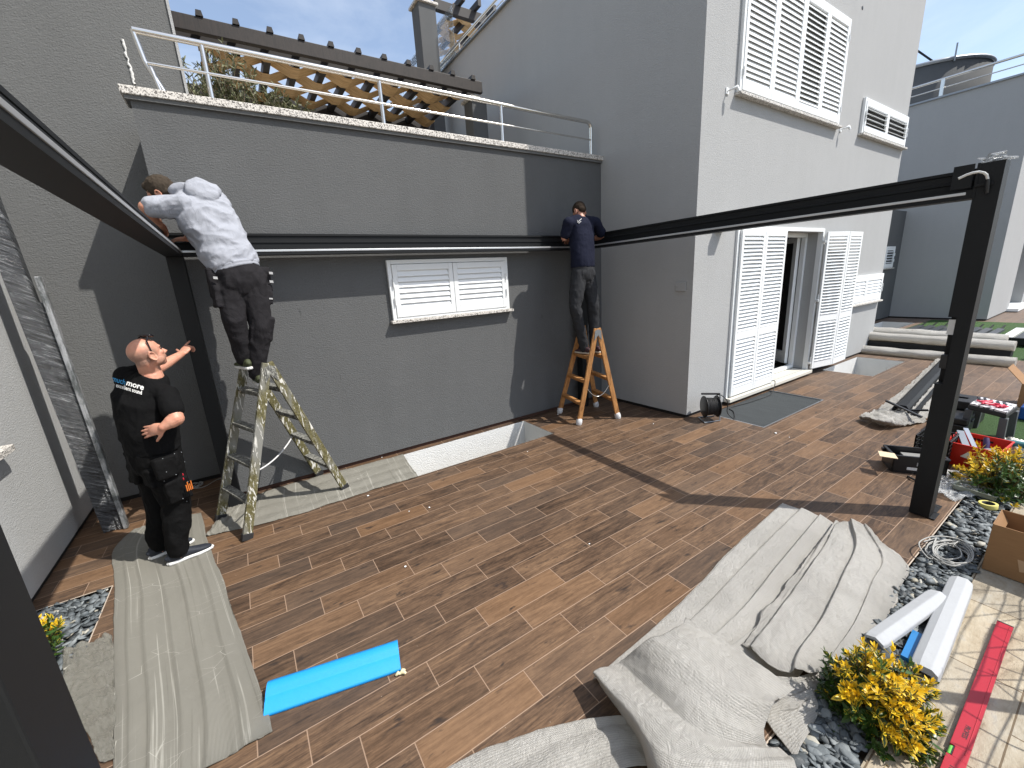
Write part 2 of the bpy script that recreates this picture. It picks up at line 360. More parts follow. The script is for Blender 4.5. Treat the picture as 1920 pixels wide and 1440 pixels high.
# reveal of the doorway
for (a, b) in (((DX0, DZ0), (DX0, DZ1)), ((DX1, DZ0), (DX1, DZ1)), ((DX0, DZ1), (DX1, DZ1))):
    g.add([(a[0], HY, a[1]), (b[0], HY, b[1]), (b[0], HY+.33, b[1]), (a[0], HY+.33, a[1])], [(0, 1, 2, 3)])
wall_quad(g, (HX0, HY), (4.922, 4.87), .05, HT+.9); wall_quad(g, (4.922, 4.87), (4.90, 14.0), .05, HT)
wall_quad(g, (HX1, HY), (HX1, 14.0), .05, HT)
g.add([(HX0, HY, HT), (HX1, HY, HT), (HX1, 14, HT), (4.90, 14, HT), (4.922, 4.87, HT)], [(0, 1, 2, 3, 4)])
g.add([(HX0, HY, HT), (HX0, HY, HT+.9), (4.922, 4.87, HT+.9), (4.922, 4.87, HT)], [(0, 1, 2, 3)])
wall = g.build('wall', M['wall_light'], house)
g = MB(); g.add([(HX0+.02, HY+.02, -.05), (HX1-.02, HY+.02, -.05), (HX1-.02, HY+.02, .05), (HX0+.02, HY+.02, .05)], [(0, 1, 2, 3)])
g.add([(HX0+.02, HY+.02, -.05), (4.94, 4.87, -.05), (4.94, 4.87, .05), (HX0+.02, HY+.02, .05)], [(0, 1, 2, 3)])
g.build('plinth_joint', M['plinth'], house)
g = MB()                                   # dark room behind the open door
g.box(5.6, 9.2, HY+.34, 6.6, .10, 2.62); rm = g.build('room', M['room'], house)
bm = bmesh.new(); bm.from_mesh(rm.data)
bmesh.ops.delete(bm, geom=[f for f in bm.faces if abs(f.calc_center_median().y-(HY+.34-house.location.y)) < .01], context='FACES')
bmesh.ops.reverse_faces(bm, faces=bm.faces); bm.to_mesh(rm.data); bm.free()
# parapet coping and rail on the side wall
g = MB(); g.obox((4.915, 10.5, HT+.014), (0, 1, 0), (1, 0, 0), (0, 0, 1), 3.7, .055, .014); g.build('parapet_coping', M['tin'], house, bevel=.004)
g = MB(); g.tube([(4.90, 6.8, HT+.21), (4.90, 13.8, HT+.21)], .024, 12); g.tube([(4.90, 6.8, HT+.10), (4.90, 13.8, HT+.10)], .010, 8)
for y in (7.2, 8.93, 10.5, 12): g.tube([(4.90, y, HT+.04), (4.90, y, HT+.21)], .016, 10)
g.build('roof_railing', M['steel'], house)
gm = NT('clear_glass'); gm.set(col=(.75, .88, .95), rough=.05, trans=.9, alpha=.35); GL = gm.m
g = MB(); g.box(4.93, 4.94, 9.2, 14, HT+.05, HT+1.0); g.build('glass_balustrade', GL, house)
# windows
shut_window(house, 5.70, 8.66, 4.145, 5.60, HY, 4, pitch=.0635, tilts=[21, 21, 33, 21], label='tall upstairs window with four closed louvred leaves')
shut_window(house, 9.60, 11.83, 4.16, 4.71, HY, 2, pitch=.078, tilts=[66, 66], label='small upstairs window with half open louvres near the house corner')
shut_window(house, 9.95, 11.83, 1.15, 1.71, HY, 2, pitch=.066, label='small ground floor window behind the folded shutters')
for X, Z in ((5.50, 4.13), (8.84, 4.13)):
    g = MB(); g.tube([(X, HY, Z), (X, HY-.07, Z), (X+.04, HY-.10, Z+.02), (X+.06, HY-.12, Z-.03)], [.010, .010, .022, .016], 8)
    g.box(X-.03, X+.03, HY-.012, HY+.001, Z-.035, Z+.035); g.build('shutter_catch', M['white'], house)
g = MB(); g.box(5.44, 5.60, HY-.16, HY+.002, 2.50, 2.62); g.build('canopy_bracket', M['wall_light'], house, bevel=.01)
g = MB(); g.lathe((9.10, HY+.001, 5.88), (0, -1, 0), [(0, .03), (.004, .03), (.006, .02), (.007, 0)], 12); g.build('drain_hole', M['black'], house)
g = MB(); g.box(4.975, 4.990, 3.40, 3.55, 1.76, 1.88); g.build('socket_cover', M['wall_light'], house, bevel=.006)
# door: frame, sill, closed shutter pair, folded pair, inner door
g = MB(); frame_rect(g, DX0-.05, DX1+.05, DZ0-.045, DZ1+.05, HY-.030, HY+.05, .055); door = g.build('terrace_door', M['white'], house, bevel=.004)
g = MB(); g.box(DX0-.06, DX1+.06, HY-.10, HY+.36, .045, .105); g.build('door_sill', mat_plain('cream_sill', (.62, .60, .53), .5), door, bevel=.008)
LW = .635
for i in range(2):
    g = MB(); shutter_leaf(g, (DX0+.005+i*(LW+.006), HY-.032, DZ0+.01), (1, 0, 0), LW, DZ1-DZ0-.02, (0, -1, 0), ((.86, .98),), .0545, 38, top=.075, bot=.13)
    g.build('shutter_leaf', M['white'], door, bevel=.003, seg=1)
A0 = V((DX1+.02, HY-.06)); 
pa = gz(1547, 686, .11); A1 = V((pa.x, pa.y)); dA = (A1-A0).normalized(); A1 = A0+dA*LW
pb = gz(1569, 679, .11); dB = (V((pb.x, pb.y))-A1).normalized()
for (s, d, lab) in ((A0, dA, 0), (A1, dB, 1)):
    g = MB(); nrm = V((d.y, -d.x, 0)); o = V((s.x, s.y, DZ0+.01))+V((d.x, d.y, 0))*.004
    shutter_leaf(g, o, (d.x, d.y, 0), LW-.01, DZ1-DZ0-.02, nrm, ((.86, .98),), .0545, 60, top=.075, bot=.13)
    for hz in (.12, 1.25, 2.25): g.tube([o+V((0, 0, hz)), o+V((0, 0, hz+.1))], .012, 8); g.box(o.x-.035, o.x+.02, o.y-.02, o.y+.03, DZ0+hz-.02, DZ0+hz+.02)
    g.build('folded_shutter_leaf', M['white'], door, bevel=.003, seg=1)
g = MB(); g.box(DX0, DX1-.003, HY+.20, HY+.27, DZ0, DZ0+.06); g.box(DX0, DX1-.003, HY+.20, HY+.27, DZ1-.07, DZ1)
g.box(DX1-.075, DX1-.003, HY+.20, HY+.27, DZ0+.06, DZ1-.07)
g.build('inner_door_frame', M['white'], door, bevel=.004)
g = MB(); a = V((8.53, HY+.30, DZ0+.08)); d = V((.50, .86, 0)).normalized(); 
for t0, t1, z0, z1 in ((0, .09, 0, 2.28), (.62, .71, 0, 2.28), (.09, .62, 0, .22), (.09, .62, 2.19, 2.28)):
    c = a+d*((t0+t1)/2)+V((0, 0, (z0+z1)/2)); g.obox(c, d, V((d.y, -d.x, 0)), (0, 0, 1), (t1-t0)/2, .03, (z1-z0)/2)
g.build('inner_door_leaf', M['white'], door, bevel=.004)
shelf = empty('shelf_rack', 'dark shelf with pale boards and a jug seen through the open door', 'shelf', (7.7, 4.9, .1))
g = MB()
for z in (.55, 1.05, 1.5): g.box(7.3, 8.6, 4.7, 5.1, z, z+.03)
for x in (7.3, 8.58): g.box(x, x+.02, 4.7, 5.1, .1, 2.0)
g.build('board', M['white'], shelf)
g = MB(); g.lathe((7.95, 4.8, 1.08), (0, 0, 1), [(0, .0), (0, .07), (.18, .08), (.24, .04), (.26, .05)], 16)
tag(g.build('jug', mat_plain('brown_clay', (.25, .12, .06), .4)), 'brown clay jug on the shelf inside the open door', 'jug')
# mat in front of the door
n = NT('ribbed_doormat'); X, Y, Z = n.xyz(n.obj)
st = n.noise(n.scale(n.obj, (6, 1, 1)), 3, 4); fine = n.noise(n.obj, 220, 3, .7)
n.set(col=n.mix(n.math('MULTIPLY', st, .7), (.022, .026, .028), (.065, .075, .078)), rough=.9, normal=n.bump(n.math('ADD', fine, n.math('SINE', n.math('MULTIPLY', X, 320))), .6, .004))
g = MB(); g.box(5.44, 7.15, 2.49, 3.23, -.03, -.012); tag(g.build('doormat', n.m, bevel=.004), 'large dark grey doormat sunk in the tiles before the shuttered door', 'doormat')
g = MB()
for a in ((5.402, 5.425, 2.457, 3.233), (7.165, 7.188, 2.457, 3.233), (5.425, 7.165, 2.457, 2.475)): g.box(a[0], a[1], a[2], a[3], -.05, -.001)
g.box(5.425, 7.165, 2.475, 3.233, -.05, -.034); tag(g.build('mat_well_frame', M['tin']), kind='structure')
# ------------------------------------------------------------------ terrace block with its window, coping and railing
TY = 4.87
ter = empty('raised_terrace', 'dark grey rendered terrace wall with granite coping, steel railing and one shuttered window', 'terrace', (2, TY, 0))
g = MB(); g.box(-.42, 4.921, TY, 14.0, .05, 3.64); g.build('wall', M['wall_dark'], ter)
g = MB(); g.box(-.40, 4.90, TY+.025, TY+.2, -.05, .05); g.box(-.40, -.38, TY+.025, 5.7, -.05, .05); g.build('plinth_joint', mat_plain('reddish_joint', (.06, .025, .015), .8), ter)
g = MB(); g.box(-.47, 4.93, TY-.046, TY+.30, 3.672, 3.735); g.build('coping', M['granite'], ter, bevel=.005)
g = MB(); g.box(-.45, 4.918, TY-.030, TY+.20, 3.641, 3.671); g.build('coping_bed', M['wall_mid'], ter)
g = MB(); g.box(-.42, 4.921, TY+.31, 14, 3.641, 3.66); g.build('terrace_paving', M['paving'], ter)
shut_window(ter, 1.50, 3.125, 1.655, 2.335, TY, 2, pitch=.062)
RY = 4.97; RZ = 4.20
g = MB(); pts = [(-.30, RY, RZ), (.5, RY, RZ), (2.5, RY, RZ), (4.74, RY, RZ)]+[(4.74+.08*sin(a), RY, RZ-.08+.08*cos(a)) for a in (radians(30), radians(60), radians(90))]+[(4.82, RY, 3.735)]
g.tube(pts, .026, 14); rail = g.build('railing', M['steel'], ter)
g = MB(); g.tube([(-.25, RY-.01, 3.97), (4.82, RY-.01, 3.97)], .012, 10); g.build('lower_rail', M['steel'], rail)
for X in (.158, 1.715, 3.26):
    g = MB(); g.tube([(X, RY, 3.735), (X, RY, RZ)], .021, 12); g.build('railing_post', M['steel'], rail)
g = MB(); g.tube([(-.30, RY, RZ), (-.27, RY+.02, 3.99), (-.17, RY, 3.735)], .020, 12); g.tube([(-.24, RY+.01, 3.95), (-.20, RY, 3.735)], .018, 12); g.build('railing_post', M['steel'], rail)
# ------------------------------------------------------------------ tall wall and left wall
tw = empty('tall_grey_wall', 'tall grey rendered house wall behind the left corner of the terrace', 'wall', (-1, 5.6, 0))
g = MB(); g.box(-9, -.035, 5.60, 5.95, .05, 12); g.build('wall', M['wall_mid'], tw)
g = MB(); g.box(-9, -.43, 5.62, 5.7, -.05, .05); g.build('plinth_joint', M['plinth'], tw)
g = MB(); g.box(-.034, -.012, 5.585, 5.93, 3.66, 12); g.build('edge_trim', M['wall_light'], tw)
g = MB(); g.lathe((.04, 5.72, 3.93), (1, -.25, .1), [(0, .03), (.03, .055), (.13, .06), (.14, .0)], 16); g.box(-.012, .05, 5.70, 5.74, 3.85, 3.97)
tag(g.build('wall_lamp', M['black']), 'small black spotlight on the edge of the tall grey wall above the coping', 'lamp')
g = MB(); g.lathe((.02, 5.80, 5.30), (.6, -.8, -.1), [(0, .04), (.03, .085), (.16, .09), (.17, .0)], 16); g.box(-.012, .06, 5.74, 5.86, 5.24, 5.44)
tag(g.build('wall_lamp', M['black']), 'black spotlight at the top of the tall wall, above the wooden pergola beam', 'lamp')
lw = empty('pale_side_wall', 'pale grey rendered wall at the far left of the terrace', 'wall', (-1.59, 3, 0))
g = MB(); g.box(-2.2, -1.59, -3, 5.599, .05, 12); g.build('wall', M['wall_left'], lw)
g = MB(); g.box(-1.9, -1.61, -3, 5.6, -.05, .05); g.build('plinth_joint', M['plinth'], lw)
g = MB(); a = gx(0, 852, -1.59); g.box(-1.60, -1.50, a.y-.30, a.y-.03, a.z+.02, a.z+.065); tag(g.build('wall_bracket', M['granite']), 'pale stone ledge end on the left wall at the picture edge', 'ledge')
# cracked filler line on the tall wall
g = MB(); rnd = random.Random(3)
pts = [gy(230+ (1-t)*0 + t*22 + rnd.uniform(-2, 2), 74+t*84, 5.597) for t in [i/16 for i in range(17)]]
g.tube(pts, [rnd.uniform(.004, .015) for _ in pts], 5); g.build('filler_streak', M['white_pit'], tw)
# ------------------------------------------------------------------ second terrace and second house behind
t2 = empty('second_terrace', 'dark rendered low wall between the two grey houses', 'wall', (15, 4.87, 0))
g = MB(); g.box(11.881, 18.8, 4.87, 14, .05, 3.45); g.build('wall', M['wall_dark'], t2)
g = MB(); g.box(11.9, 18.8, 4.9, 5.2, -.05, .05); g.build('plinth_joint', M['plinth'], t2)
shut_window(t2, 16.6, 18.15, 1.70, 2.36, 4.87, 2, pitch=.075, tilts=[66, 66])
h2 = empty('far_grey_house', 'second grey house beyond the terrace with a curved dark roof structure', 'house', (18.8, 2.6, 0))
g = MB(); H2T = 6.58
g.add([(18.8, 2.6, .05), (18.8, 14, .05), (18.8, 14, H2T), (18.8, 2.6, H2T)], [(0, 1, 2, 3)])
for c in cells(18.8, 34, .05, 9.5, [(21.95, 24.3, .12, 2.64), (25.9, 28, 1.12, 2.3), (24.6, 27, 4.4, 5.7)]): g.add([(c[0], 2.6, c[2]), (c[1], 2.6, c[2]), (c[1], 2.6, c[3]), (c[0], 2.6, c[3])], [(0, 1, 2, 3)])
g.add([(18.8, 2.6, H2T), (34, 2.6, H2T), (34, 14, H2T), (18.8, 14, H2T)], [(0, 1, 2, 3)])
for (x0, x1, z0, z1) in ((21.95, 24.3, .12, 2.64), (25.9, 28, 1.12, 2.3), (24.6, 27, 4.4, 5.7)):
    g.add([(x0, 2.6, z0), (x0, 3.1, z0), (x0, 3.1, z1), (x0, 2.6, z1)], [(0, 1, 2, 3)]); g.add([(x1, 2.6, z0), (x1, 3.1, z0), (x1, 3.1, z1), (x1, 2.6, z1)], [(0, 1, 2, 3)])
    g.add([(x0, 2.6, z1), (x1, 2.6, z1), (x1, 3.1, z1), (x0, 3.1, z1)], [(0, 1, 2, 3)])
g.build('wall', M['wall_light'], h2)
g = MB(); g.box(21.9, 24.4, 3.1, 3.12, .1, 2.7); g.build('roller_shutter', M['wall_mid'], h2)
g = MB(); g.box(21.7, 24.5, 2.35, 3.1, .03, .118); g.build('door_step', M['white'], h2)
for (a, b, z0, z1) in ((25.9, 28, 1.12, 2.3), (24.6, 27, 4.4, 5.7)):
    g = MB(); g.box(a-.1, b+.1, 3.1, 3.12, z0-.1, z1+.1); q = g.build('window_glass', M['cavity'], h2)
    g = MB(); g.box(a-.05, b+.1, 2.50, 3.0, z0-.06, z0-.002); g.build('sill', M['granite'], q)
g = MB(); g.box(18.75, 18.95, 2.55, 14, H2T, H2T+.05); g.box(18.95, 34, 2.55, 2.75, H2T, H2T+.05); g.build('coping', M['tin'], h2)
g = MB(); g.tube([(18.85, 2.6, H2T+.52), (18.85, 14, H2T+.52)], .035, 8); g.tube([(18.85, 2.6, H2T+.28), (18.85, 14, H2T+.28)], .016, 6); r2 = g.build('roof_railing', M['steel'], h2)
for y in (2.9, 4.55, 6.3, 8): g = MB(); g.box(18.82, 18.88, y-.04, y+.04, H2T+.05, H2T+.52); g.build('railing_post', M['steel'], r2)
g = MB(); g.box(18.82, 19.6, 2.62, 14, -.05, .05); g.build('plinth_joint', M['plinth'], h2)
# curved dark roof structure of the far house
def curved():
    g = MB(); c = V((22.05, 6.05)); rad = 1.87; top = 8.07; k = 56
    P = [(c.x+rad*cos(2*pi*i/k), c.y+rad*sin(2*pi*i/k)) for i in range(k)]
    for i in range(k):
        a, b = P[i], P[(i+1) % k]; g.add([(a[0], a[1], 6.6), (b[0], b[1], 6.6), (b[0], b[1], top), (a[0], a[1], top)], [(0, 1, 2, 3)], True)
    g.add([(x, y, top) for x, y in P], [tuple(range(k))]); o = g.build('roof_stair_tower', M['wall_dark'], h2, weld=True)
    g = MB(); g.tube([(x, y, top+.03) for x, y in P], .06, 6, closed=True); g.build('tower_coping', M['tin'], o)
    g = MB(); g.bar(gx(1716, 92, 24), gx(1752, 117, 24), .35, .06); g.build('roof_overhang', M['alu'], h2)
curved()
g = MB(); g.tube([(20.6, 4.79, 8.0), (20.6, 4.79, 8.5)], .022, 6); g.build('roof_pole', M['tin'], h2)
# ------------------------------------------------------------------ dark metal pergola frame being mounted
pg = empty('metal_pergola_frame', 'anthracite metal pergola frame half mounted, beams on three sides with pale inner strips', 'pergola', (2, 2.7, 0))
PX0, PX1 = -.31, 4.30                     # inner faces
def beam(a, b, inn, name='beam'):
    """a, b: inner bottom line ends; inn: unit vector pointing to the inside"""
    a = V(a); b = V(b); i = V(inn); z = lambda h: V((0, 0, h)); d = b-a
    prof = [(0, 0), (0, .058), (-.098, .061), (-.098, .112), (-.090, .116), (-.090, .128), (-.098, .132), (-.098, .176), (-.086, .180), (-.086, .200), (-.12, .200), (-.12, 0)]
    g = MB(); g.prism([a+i*p+z(q) for p, q in prof], d); o = g.build(name, M['alu'], pg)
    g = MB(); c = (a+b)/2+i*.0015+z(.037); g.obox(c, d, i, (0, 0, 1), d.length/2-.03, .003, .0092)
    g.build('inner_strip', M['alu_in'], o, bevel=.002); return o
beam((PX0, .785, 2.40), (PX0, 4.64, 2.40), (1, 0, 0))
beam((PX1, .79, 2.40), (PX1, 4.64, 2.40), (-1, 0, 0))
beam((PX0-.12, 4.64, 2.40), (PX1+.12, 4.64, 2.40), (0, -1, 0))
for (x, y) in ((-.43, .66), (-.43, 4.66)):
    g = MB(); g.box(x, x+.12, y, y+.12, .008, 2.399 if y > 2 else 2.60); p = g.build('post', M['alu'], pg, bevel=.004)
g = MB(); g.box(4.30, 4.42, 4.66, 4.78, .008, 2.399); g.build('post', M['alu'], pg, bevel=.004)
g = MB(); x0, x1, y0, y1 = 4.30, 4.44, .665, .785
hz0, hz1, hy = 1.10, 1.60, .742            # service opening in the side of the post
g.box(x0, x1, y0, y1, .008, hz0); g.box(x0, x1, y0, y1, hz1, 2.615); g.box(x0, x1, y0, hy, hz0, hz1); g.box(x0+.10, x1, hy, y1, hz0, hz1)
fp = g.build('post', M['alu'], pg)
g = MB(); g.box(x0+.02, x0+.03, hy+.001, y1-.004, hz0+.37, hz1-.02); g.build('opening_plate', M['alu_in'], fp)
g = MB(); g.box(x0+.006, x0+.05, hy+.001, y1-.002, hz0+.12, hz0+.22); g.build('connector_box', M['black'], fp, bevel=.003)
g = MB(); g.box(4.425, 4.60, .648, .775, .004, .012); g.box(4.30, 4.44, .63, .664, .004, .012); g.build('base_plate', M['alu'], fp, bevel=.002)
for yy in (.67, .75): g = MB(); g.lathe((4.55, yy, .012), (0, 0, 1), [(0, .0), (.001, .009), (.0012, .009), (.0014, 0)], 10); g.build('bolt_hole', M['plinth'], fp)
# bracket, drain pipe end and fittings at the top of the front right post
g = MB(); g.box(4.295, 4.42, .775, .79, 2.40, 2.62); g.box(4.286, 4.299, .70, .785, 2.47, 2.49); g.box(4.286, 4.299, .80, .90, 2.47, 2.62); g.build('corner_bracket', M['alu'], fp, bevel=.002)
wc = [gx(1852, 336, 4.27), gx(1850, 328, 4.26), gx(1845, 324, 4.25), gx(1836, 322, 4.24), gx(1824, 324, 4.23), gx(1812, 328, 4.23), gx(1797, 335, 4.22)]
g = MB(); g.tube(wc, .008, 10); g.build('cable_end', mat_plain('pale_cable', (.62, .62, .60), .5), fp)
g = MB(); g.tube([gx(1852, 336, 4.27), gx(1851, 350, 4.275), gx(1850, 362, 4.285)], .011, 10); g.build('cable_gland', M['black'], fp)
film = NT('clear_plastic_film'); film.set(col=(.86, .89, .90), rough=.16, spec=.8, alpha=.38, normal=film.bump(film.noise(film.obj, 60, 5, .7, 1.2), 1, .02)); FILM = film.m
rnd = random.Random(5); g = MB()
for k in range(9):
    c = V((4.37, .73, 2.62))+V((rnd.uniform(-.06, .06), rnd.uniform(-.07, .05), rnd.uniform(0, .025)))
    g.tube([c+V((rnd.uniform(-.05, .05), rnd.uniform(-.04, .04), rnd.uniform(0, .03))) for _ in range(4)], [.004, .012, .008, .003], 5)
g.build('torn_film_scrap', FILM, fp)
# ------------------------------------------------------------------ stepladders
def wood_mat(name, col, dark, grain=1.0):
    n = NT(name); t = n.n('ShaderNodeTexCoord').outputs['Object']
    a = n.noise(n.scale(n.obj, (22, 22, 2.5)), 2.2, 6, .65, 1.0); b = n.noise(n.obj, 9, 4)
    c = n.ramp(n.math('ADD', n.math('MULTIPLY', a, .7), n.math('MULTIPLY', b, .3)), [(.33, dark), (.52, col), (.72, tuple(min(1, q*1.35) for q in col))])
    return n.set(col=c, rough=.62, normal=n.bump(a, .4*grain, .003)).m
M['ladder_wood'] = wood_mat('varnished_ladder_wood', (.42, .20, .065), (.20, .085, .028))
n = NT('paint_splattered_green'); a = n.noise(n.scale(n.obj, (1, 1, .22)), 26, 5, .68, 1.8); b = n.noise(n.obj, 55, 4, .6); d = n.noise(n.scale(n.obj, (1, 1, .4)), 5, 3)
base = n.mix(n.ramp(b, [(.4, (0, 0, 0)), (.62, (1, 1, 1))]), (.075, .066, .022), (.15, .135, .06))
base = n.mix(n.ramp(d, [(.5, (0, 0, 0)), (.64, (1, 1, 1))]), base, (.20, .20, .18))
c = n.mix(n.ramp(a, [(.555, (0, 0, 0)), (.585, (1, 1, 1))]), base, (.62, .61, .56))
M['ladder_paint'] = n.set(col=c, rough=.6, normal=n.bump(a, .5, .004)).m
n = NT('paint_splattered_grey'); a = n.noise(n.scale(n.obj, (1, 1, .5)), 40, 5, .68, 1.2)
M['ladder_grey'] = n.set(col=n.ramp(a, [(.35, (.03, .03, .028)), (.48, (.10, .10, .09)), (.6, (.26, .26, .23)), (.68, (.5, .5, .46))]), rough=.7).m
M['tape'] = mat_plain('white_tape', (.66, .66, .66), .5, var=.25, scale=60, bump=.003)
def ladder(nm, label, A1, A2, B1, B2, N, Fp, zs, mat, matin, feet, lw=.062, lt=.026, horn=.05, label_mat=None):
    L = empty(nm, label, 'stepladder', ((A1[0]+B1[0])/2, (A1[1]+A2[1])/2, 0))
    side = (V(A2)-V(A1)).normalized(); N = V(N); Fp = V(Fp); fx = (V(B1)-V(A1)).normalized()
    frames = ((V(A1), V(A2), -1), (V(B1), V(B2), 1))
    for (p, q, s) in frames:
        o = fx*(.028*s)
        for (a, b) in ((p, N+o), (q, Fp+o)):
            d = (b-a).normalized(); e = b+d*horn; g = MB()
            sx = d.cross(side).normalized()
            g.obox((a+e)/2, d, side, sx, (e-a).length/2, lt/2, lw/2); g.build('leg', mat, L, bevel=.004)
            g = MB()
            if feet == 'tape':
                g.tube([a-d*.004, a+d*.02, a+d*.07, a+d*.085], [.040, .046, .042, .030], 9); g.build('taped_foot', M['tape'], L)
            else:
                g.obox(a+d*.025, d, side, sx, .03, lt/2+.006, lw/2+.006); g.build('foot_cap', M['rubber'], L, bevel=.004)
        for z in zs:
            t = z/N.z; a = p.lerp(N+o, t); b = q.lerp(Fp+o, t); dd = (b-a)
            up = (N+o-p).normalized(); dep = dd.normalized().cross(up).normalized()
            g = MB(); g.obox((a+b)/2, dd, V((0, 0, 1)).cross(dd.normalized()), (0, 0, 1), dd.length/2-.012, .036, .011)
            g.obox((a+b)/2-V((0, 0, .028)), dd, V((0, 0, 1)).cross(dd.normalized()), (0, 0, 1), dd.length/2-.012, .010, .017)
            g.build('rung', matin, L, bevel=.003)
    for P in (N, Fp):
        sgn = -1 if P is N else 1; g = MB(); c = P+side*sgn*(-.018*-1)*1
        c = P+side*(sgn*.017); g.prism([c+fx*(-.055)+V((0, 0, -.10)), c+fx*(-.045)+V((0, 0, .03)), c+V((0, 0, .05)), c+fx*.045+V((0, 0, .03)), c+fx*.055+V((0, 0, -.10)), c+V((0, 0, -.03))], side*(sgn*.004))
        g.build('hinge_plate', matin if feet != 'tape' else M['tin'], L)
    return L, frames
def ground2(x, y): p = gz(x, y); return (p.x, p.y, 0.004)
Lp, fr = ladder('painted_stepladder', 'paint splattered green stepladder under the man in the grey hoodie', ground2(463, 1012), ground2(413, 975), ground2(648, 917), ground2(600, 891),
    (.13, 4.10, 1.40), (-.02, 4.47, 1.40), (.31, .61, .91, 1.22), M['ladder_paint'], M['ladder_grey'], 'cap', lw=.075, lt=.030, horn=.07)
def sag(a, b, drop, n=14): a = V(a); b = V(b); return [a.lerp(b, i/n)-V((0, 0, drop*4*(i/n)*(1-i/n))) for i in range(n+1)]
g = MB(); g.tube(sag(V(ground2(463, 1012)).lerp(V((.13, 4.10, 1.40)), .40), V(ground2(600, 891)).lerp(V((-.02, 4.47, 1.4)), .42), .05), .007, 6); g.build('stay_rope', M['tape'], Lp)
Lw, fr = ladder('wooden_stepladder', 'varnished wooden stepladder with taped feet in the corner by the house', ground2(1085, 796), ground2(1049, 774), ground2(1159, 784), ground2(1118, 762),
    (3.985, 4.02, 1.28), (4.08, 4.42, 1.28), (.30, .62, .95), M['ladder_wood'], M['ladder_wood'], 'tape', lw=.070, lt=.026, horn=.06)
g = MB(); a1 = V(ground2(1085, 796)).lerp(V((3.985, 4.02, 1.28)), .42); b1 = V(ground2(1159, 784)).lerp(V((3.985, 4.02, 1.28)), .42); g.tube(sag(a1, b1, .16), .005, 6); g.build('stay_chain', M['steel'], Lw)
# ------------------------------------------------------------------ wooden woven pergola up on the terrace
M['dark_wood'] = wood_mat('weathered_dark_beam', (.024, .018, .015), (.010, .008, .007)); M['black_wood'] = mat_plain('black_stained_wood', (.020, .017, .016), .6)
n = NT('woven_veneer'); a = n.noise(n.scale(n.obj, (1.2, 26, 3)), 2.6, 6, .6, .6)
M['veneer'] = n.set(col=n.ramp(a, [(.34, (.42, .26, .11)), (.52, (.74, .49, .24)), (.7, (.86, .62, .34))]), rough=.55).m
wp = empty('wooden_pergola', 'dark wooden pergola with woven tan battens up on the terrace', 'pergola', (2, 8, 3.66))
g = MB(); g.box(-.03, 4.17, 6.90, 6.98, 5.150, 5.322); g.build('front_beam', M['dark_wood'], wp, bevel=.008)
g = MB(); g.box(-.03, 4.12, 7.10, 7.16, 5.14, 5.24); g.build('inner_beam', M['black_wood'], wp, bevel=.006)
g = MB(); g.box(-.03, 4.22, 9.06, 9.16, 4.96, 5.375); g.build('rear_beam', M['black_wood'], wp, bevel=.006)
rx = [.26+.374*i-.374 for i in range(12)]
for X in rx[1:]:
    g = MB(); g.prism([(X-.04, 6.885, 5.325), (X+.04, 6.885, 5.325), (X+.028, 6.885, 5.385), (X-.028, 6.885, 5.385)], (0, .30, 0))
    g.box(X-.042, X+.042, 7.185, 9.055, 5.262, 5.372); g.build('rafter', M['black_wood'], wp)
for j in range(5):
    g = MB(); y0 = 7.19+j*.368; y1 = y0+.362; top = []
    for i, X in enumerate(rx):
        z = 5.252 if (i+j) % 2 else 5.382
        top += [(X-.055, z), (X+.055, z)]
    top = [(x, z) for x, z in top if -.03 <= x <= 4.06]
    # smooth bends
    fine = []
    for k in range(len(top)-1):
        fine.append(top[k])
    fine.append(top[-1]); vs = []; fs = []
    for (x, z) in fine: vs += [(x, y0, z-.004), (x, y1, z-.004), (x, y1, z+.004), (x, y0, z+.004)]
    for k in range(len(fine)-1):
        o = 4*k
        for e in range(4): fs.append((o+e, o+(e+1) % 4, o+4+(e+1) % 4, o+4+e))
    g.add(vs, fs); g.build('woven_batten', M['veneer'], wp)
g = MB(); g.box(3.98, 4.27, 6.96, 7.25, 3.66, 5.06); g.build('column', M['wall_dark'], wp, bevel=.006)
g = MB(); g.prism([(3.94, 6.92, 5.061), (4.31, 6.92, 5.061), (4.31, 7.29, 5.061), (3.94, 7.29, 5.061)], (0, 0, .04)); g.box(4.0, 4.2, 7.0, 7.2, 5.101, 5.149); g.build('column_cap', M['granite'], wp, bevel=.006)
g = MB(); g.box(3.98, 4.27, 9.0, 9.3, 3.66, 5.06); g.build('column', M['wall_dark'], wp, bevel=.006)
up = empty('roof_pergola', 'higher woven pergola on a grey column beside the house roof', 'pergola', (4.5, 9.6, 3.66))
g = MB(); g.box(4.31, 4.70, 9.50, 9.88, 3.66, 7.78); g.build('column', M['wall_dark'], up, bevel=.006)
g = MB(); g.box(4.26, 4.75, 9.45, 9.93, 7.782, 7.83); g.build('column_cap', M['granite'], up, bevel=.006)
g = MB(); g.box(6.35, 6.70, 9.50, 9.88, 6.72, 7.80); g.build('column', M['wall_dark'], up, bevel=.006)
g = MB(); g.box(4.752, 9.5, 9.60, 9.72, 7.80, 7.99); g.build('front_beam', M['black_wood'], up, bevel=.006)
for i in range(10):
    X = 5.35+.40*i; g = MB(); g.box(X-.04, X+.04, 9.4, 13, 8.0, 8.12); g.build('rafter', M['black_wood'], up)
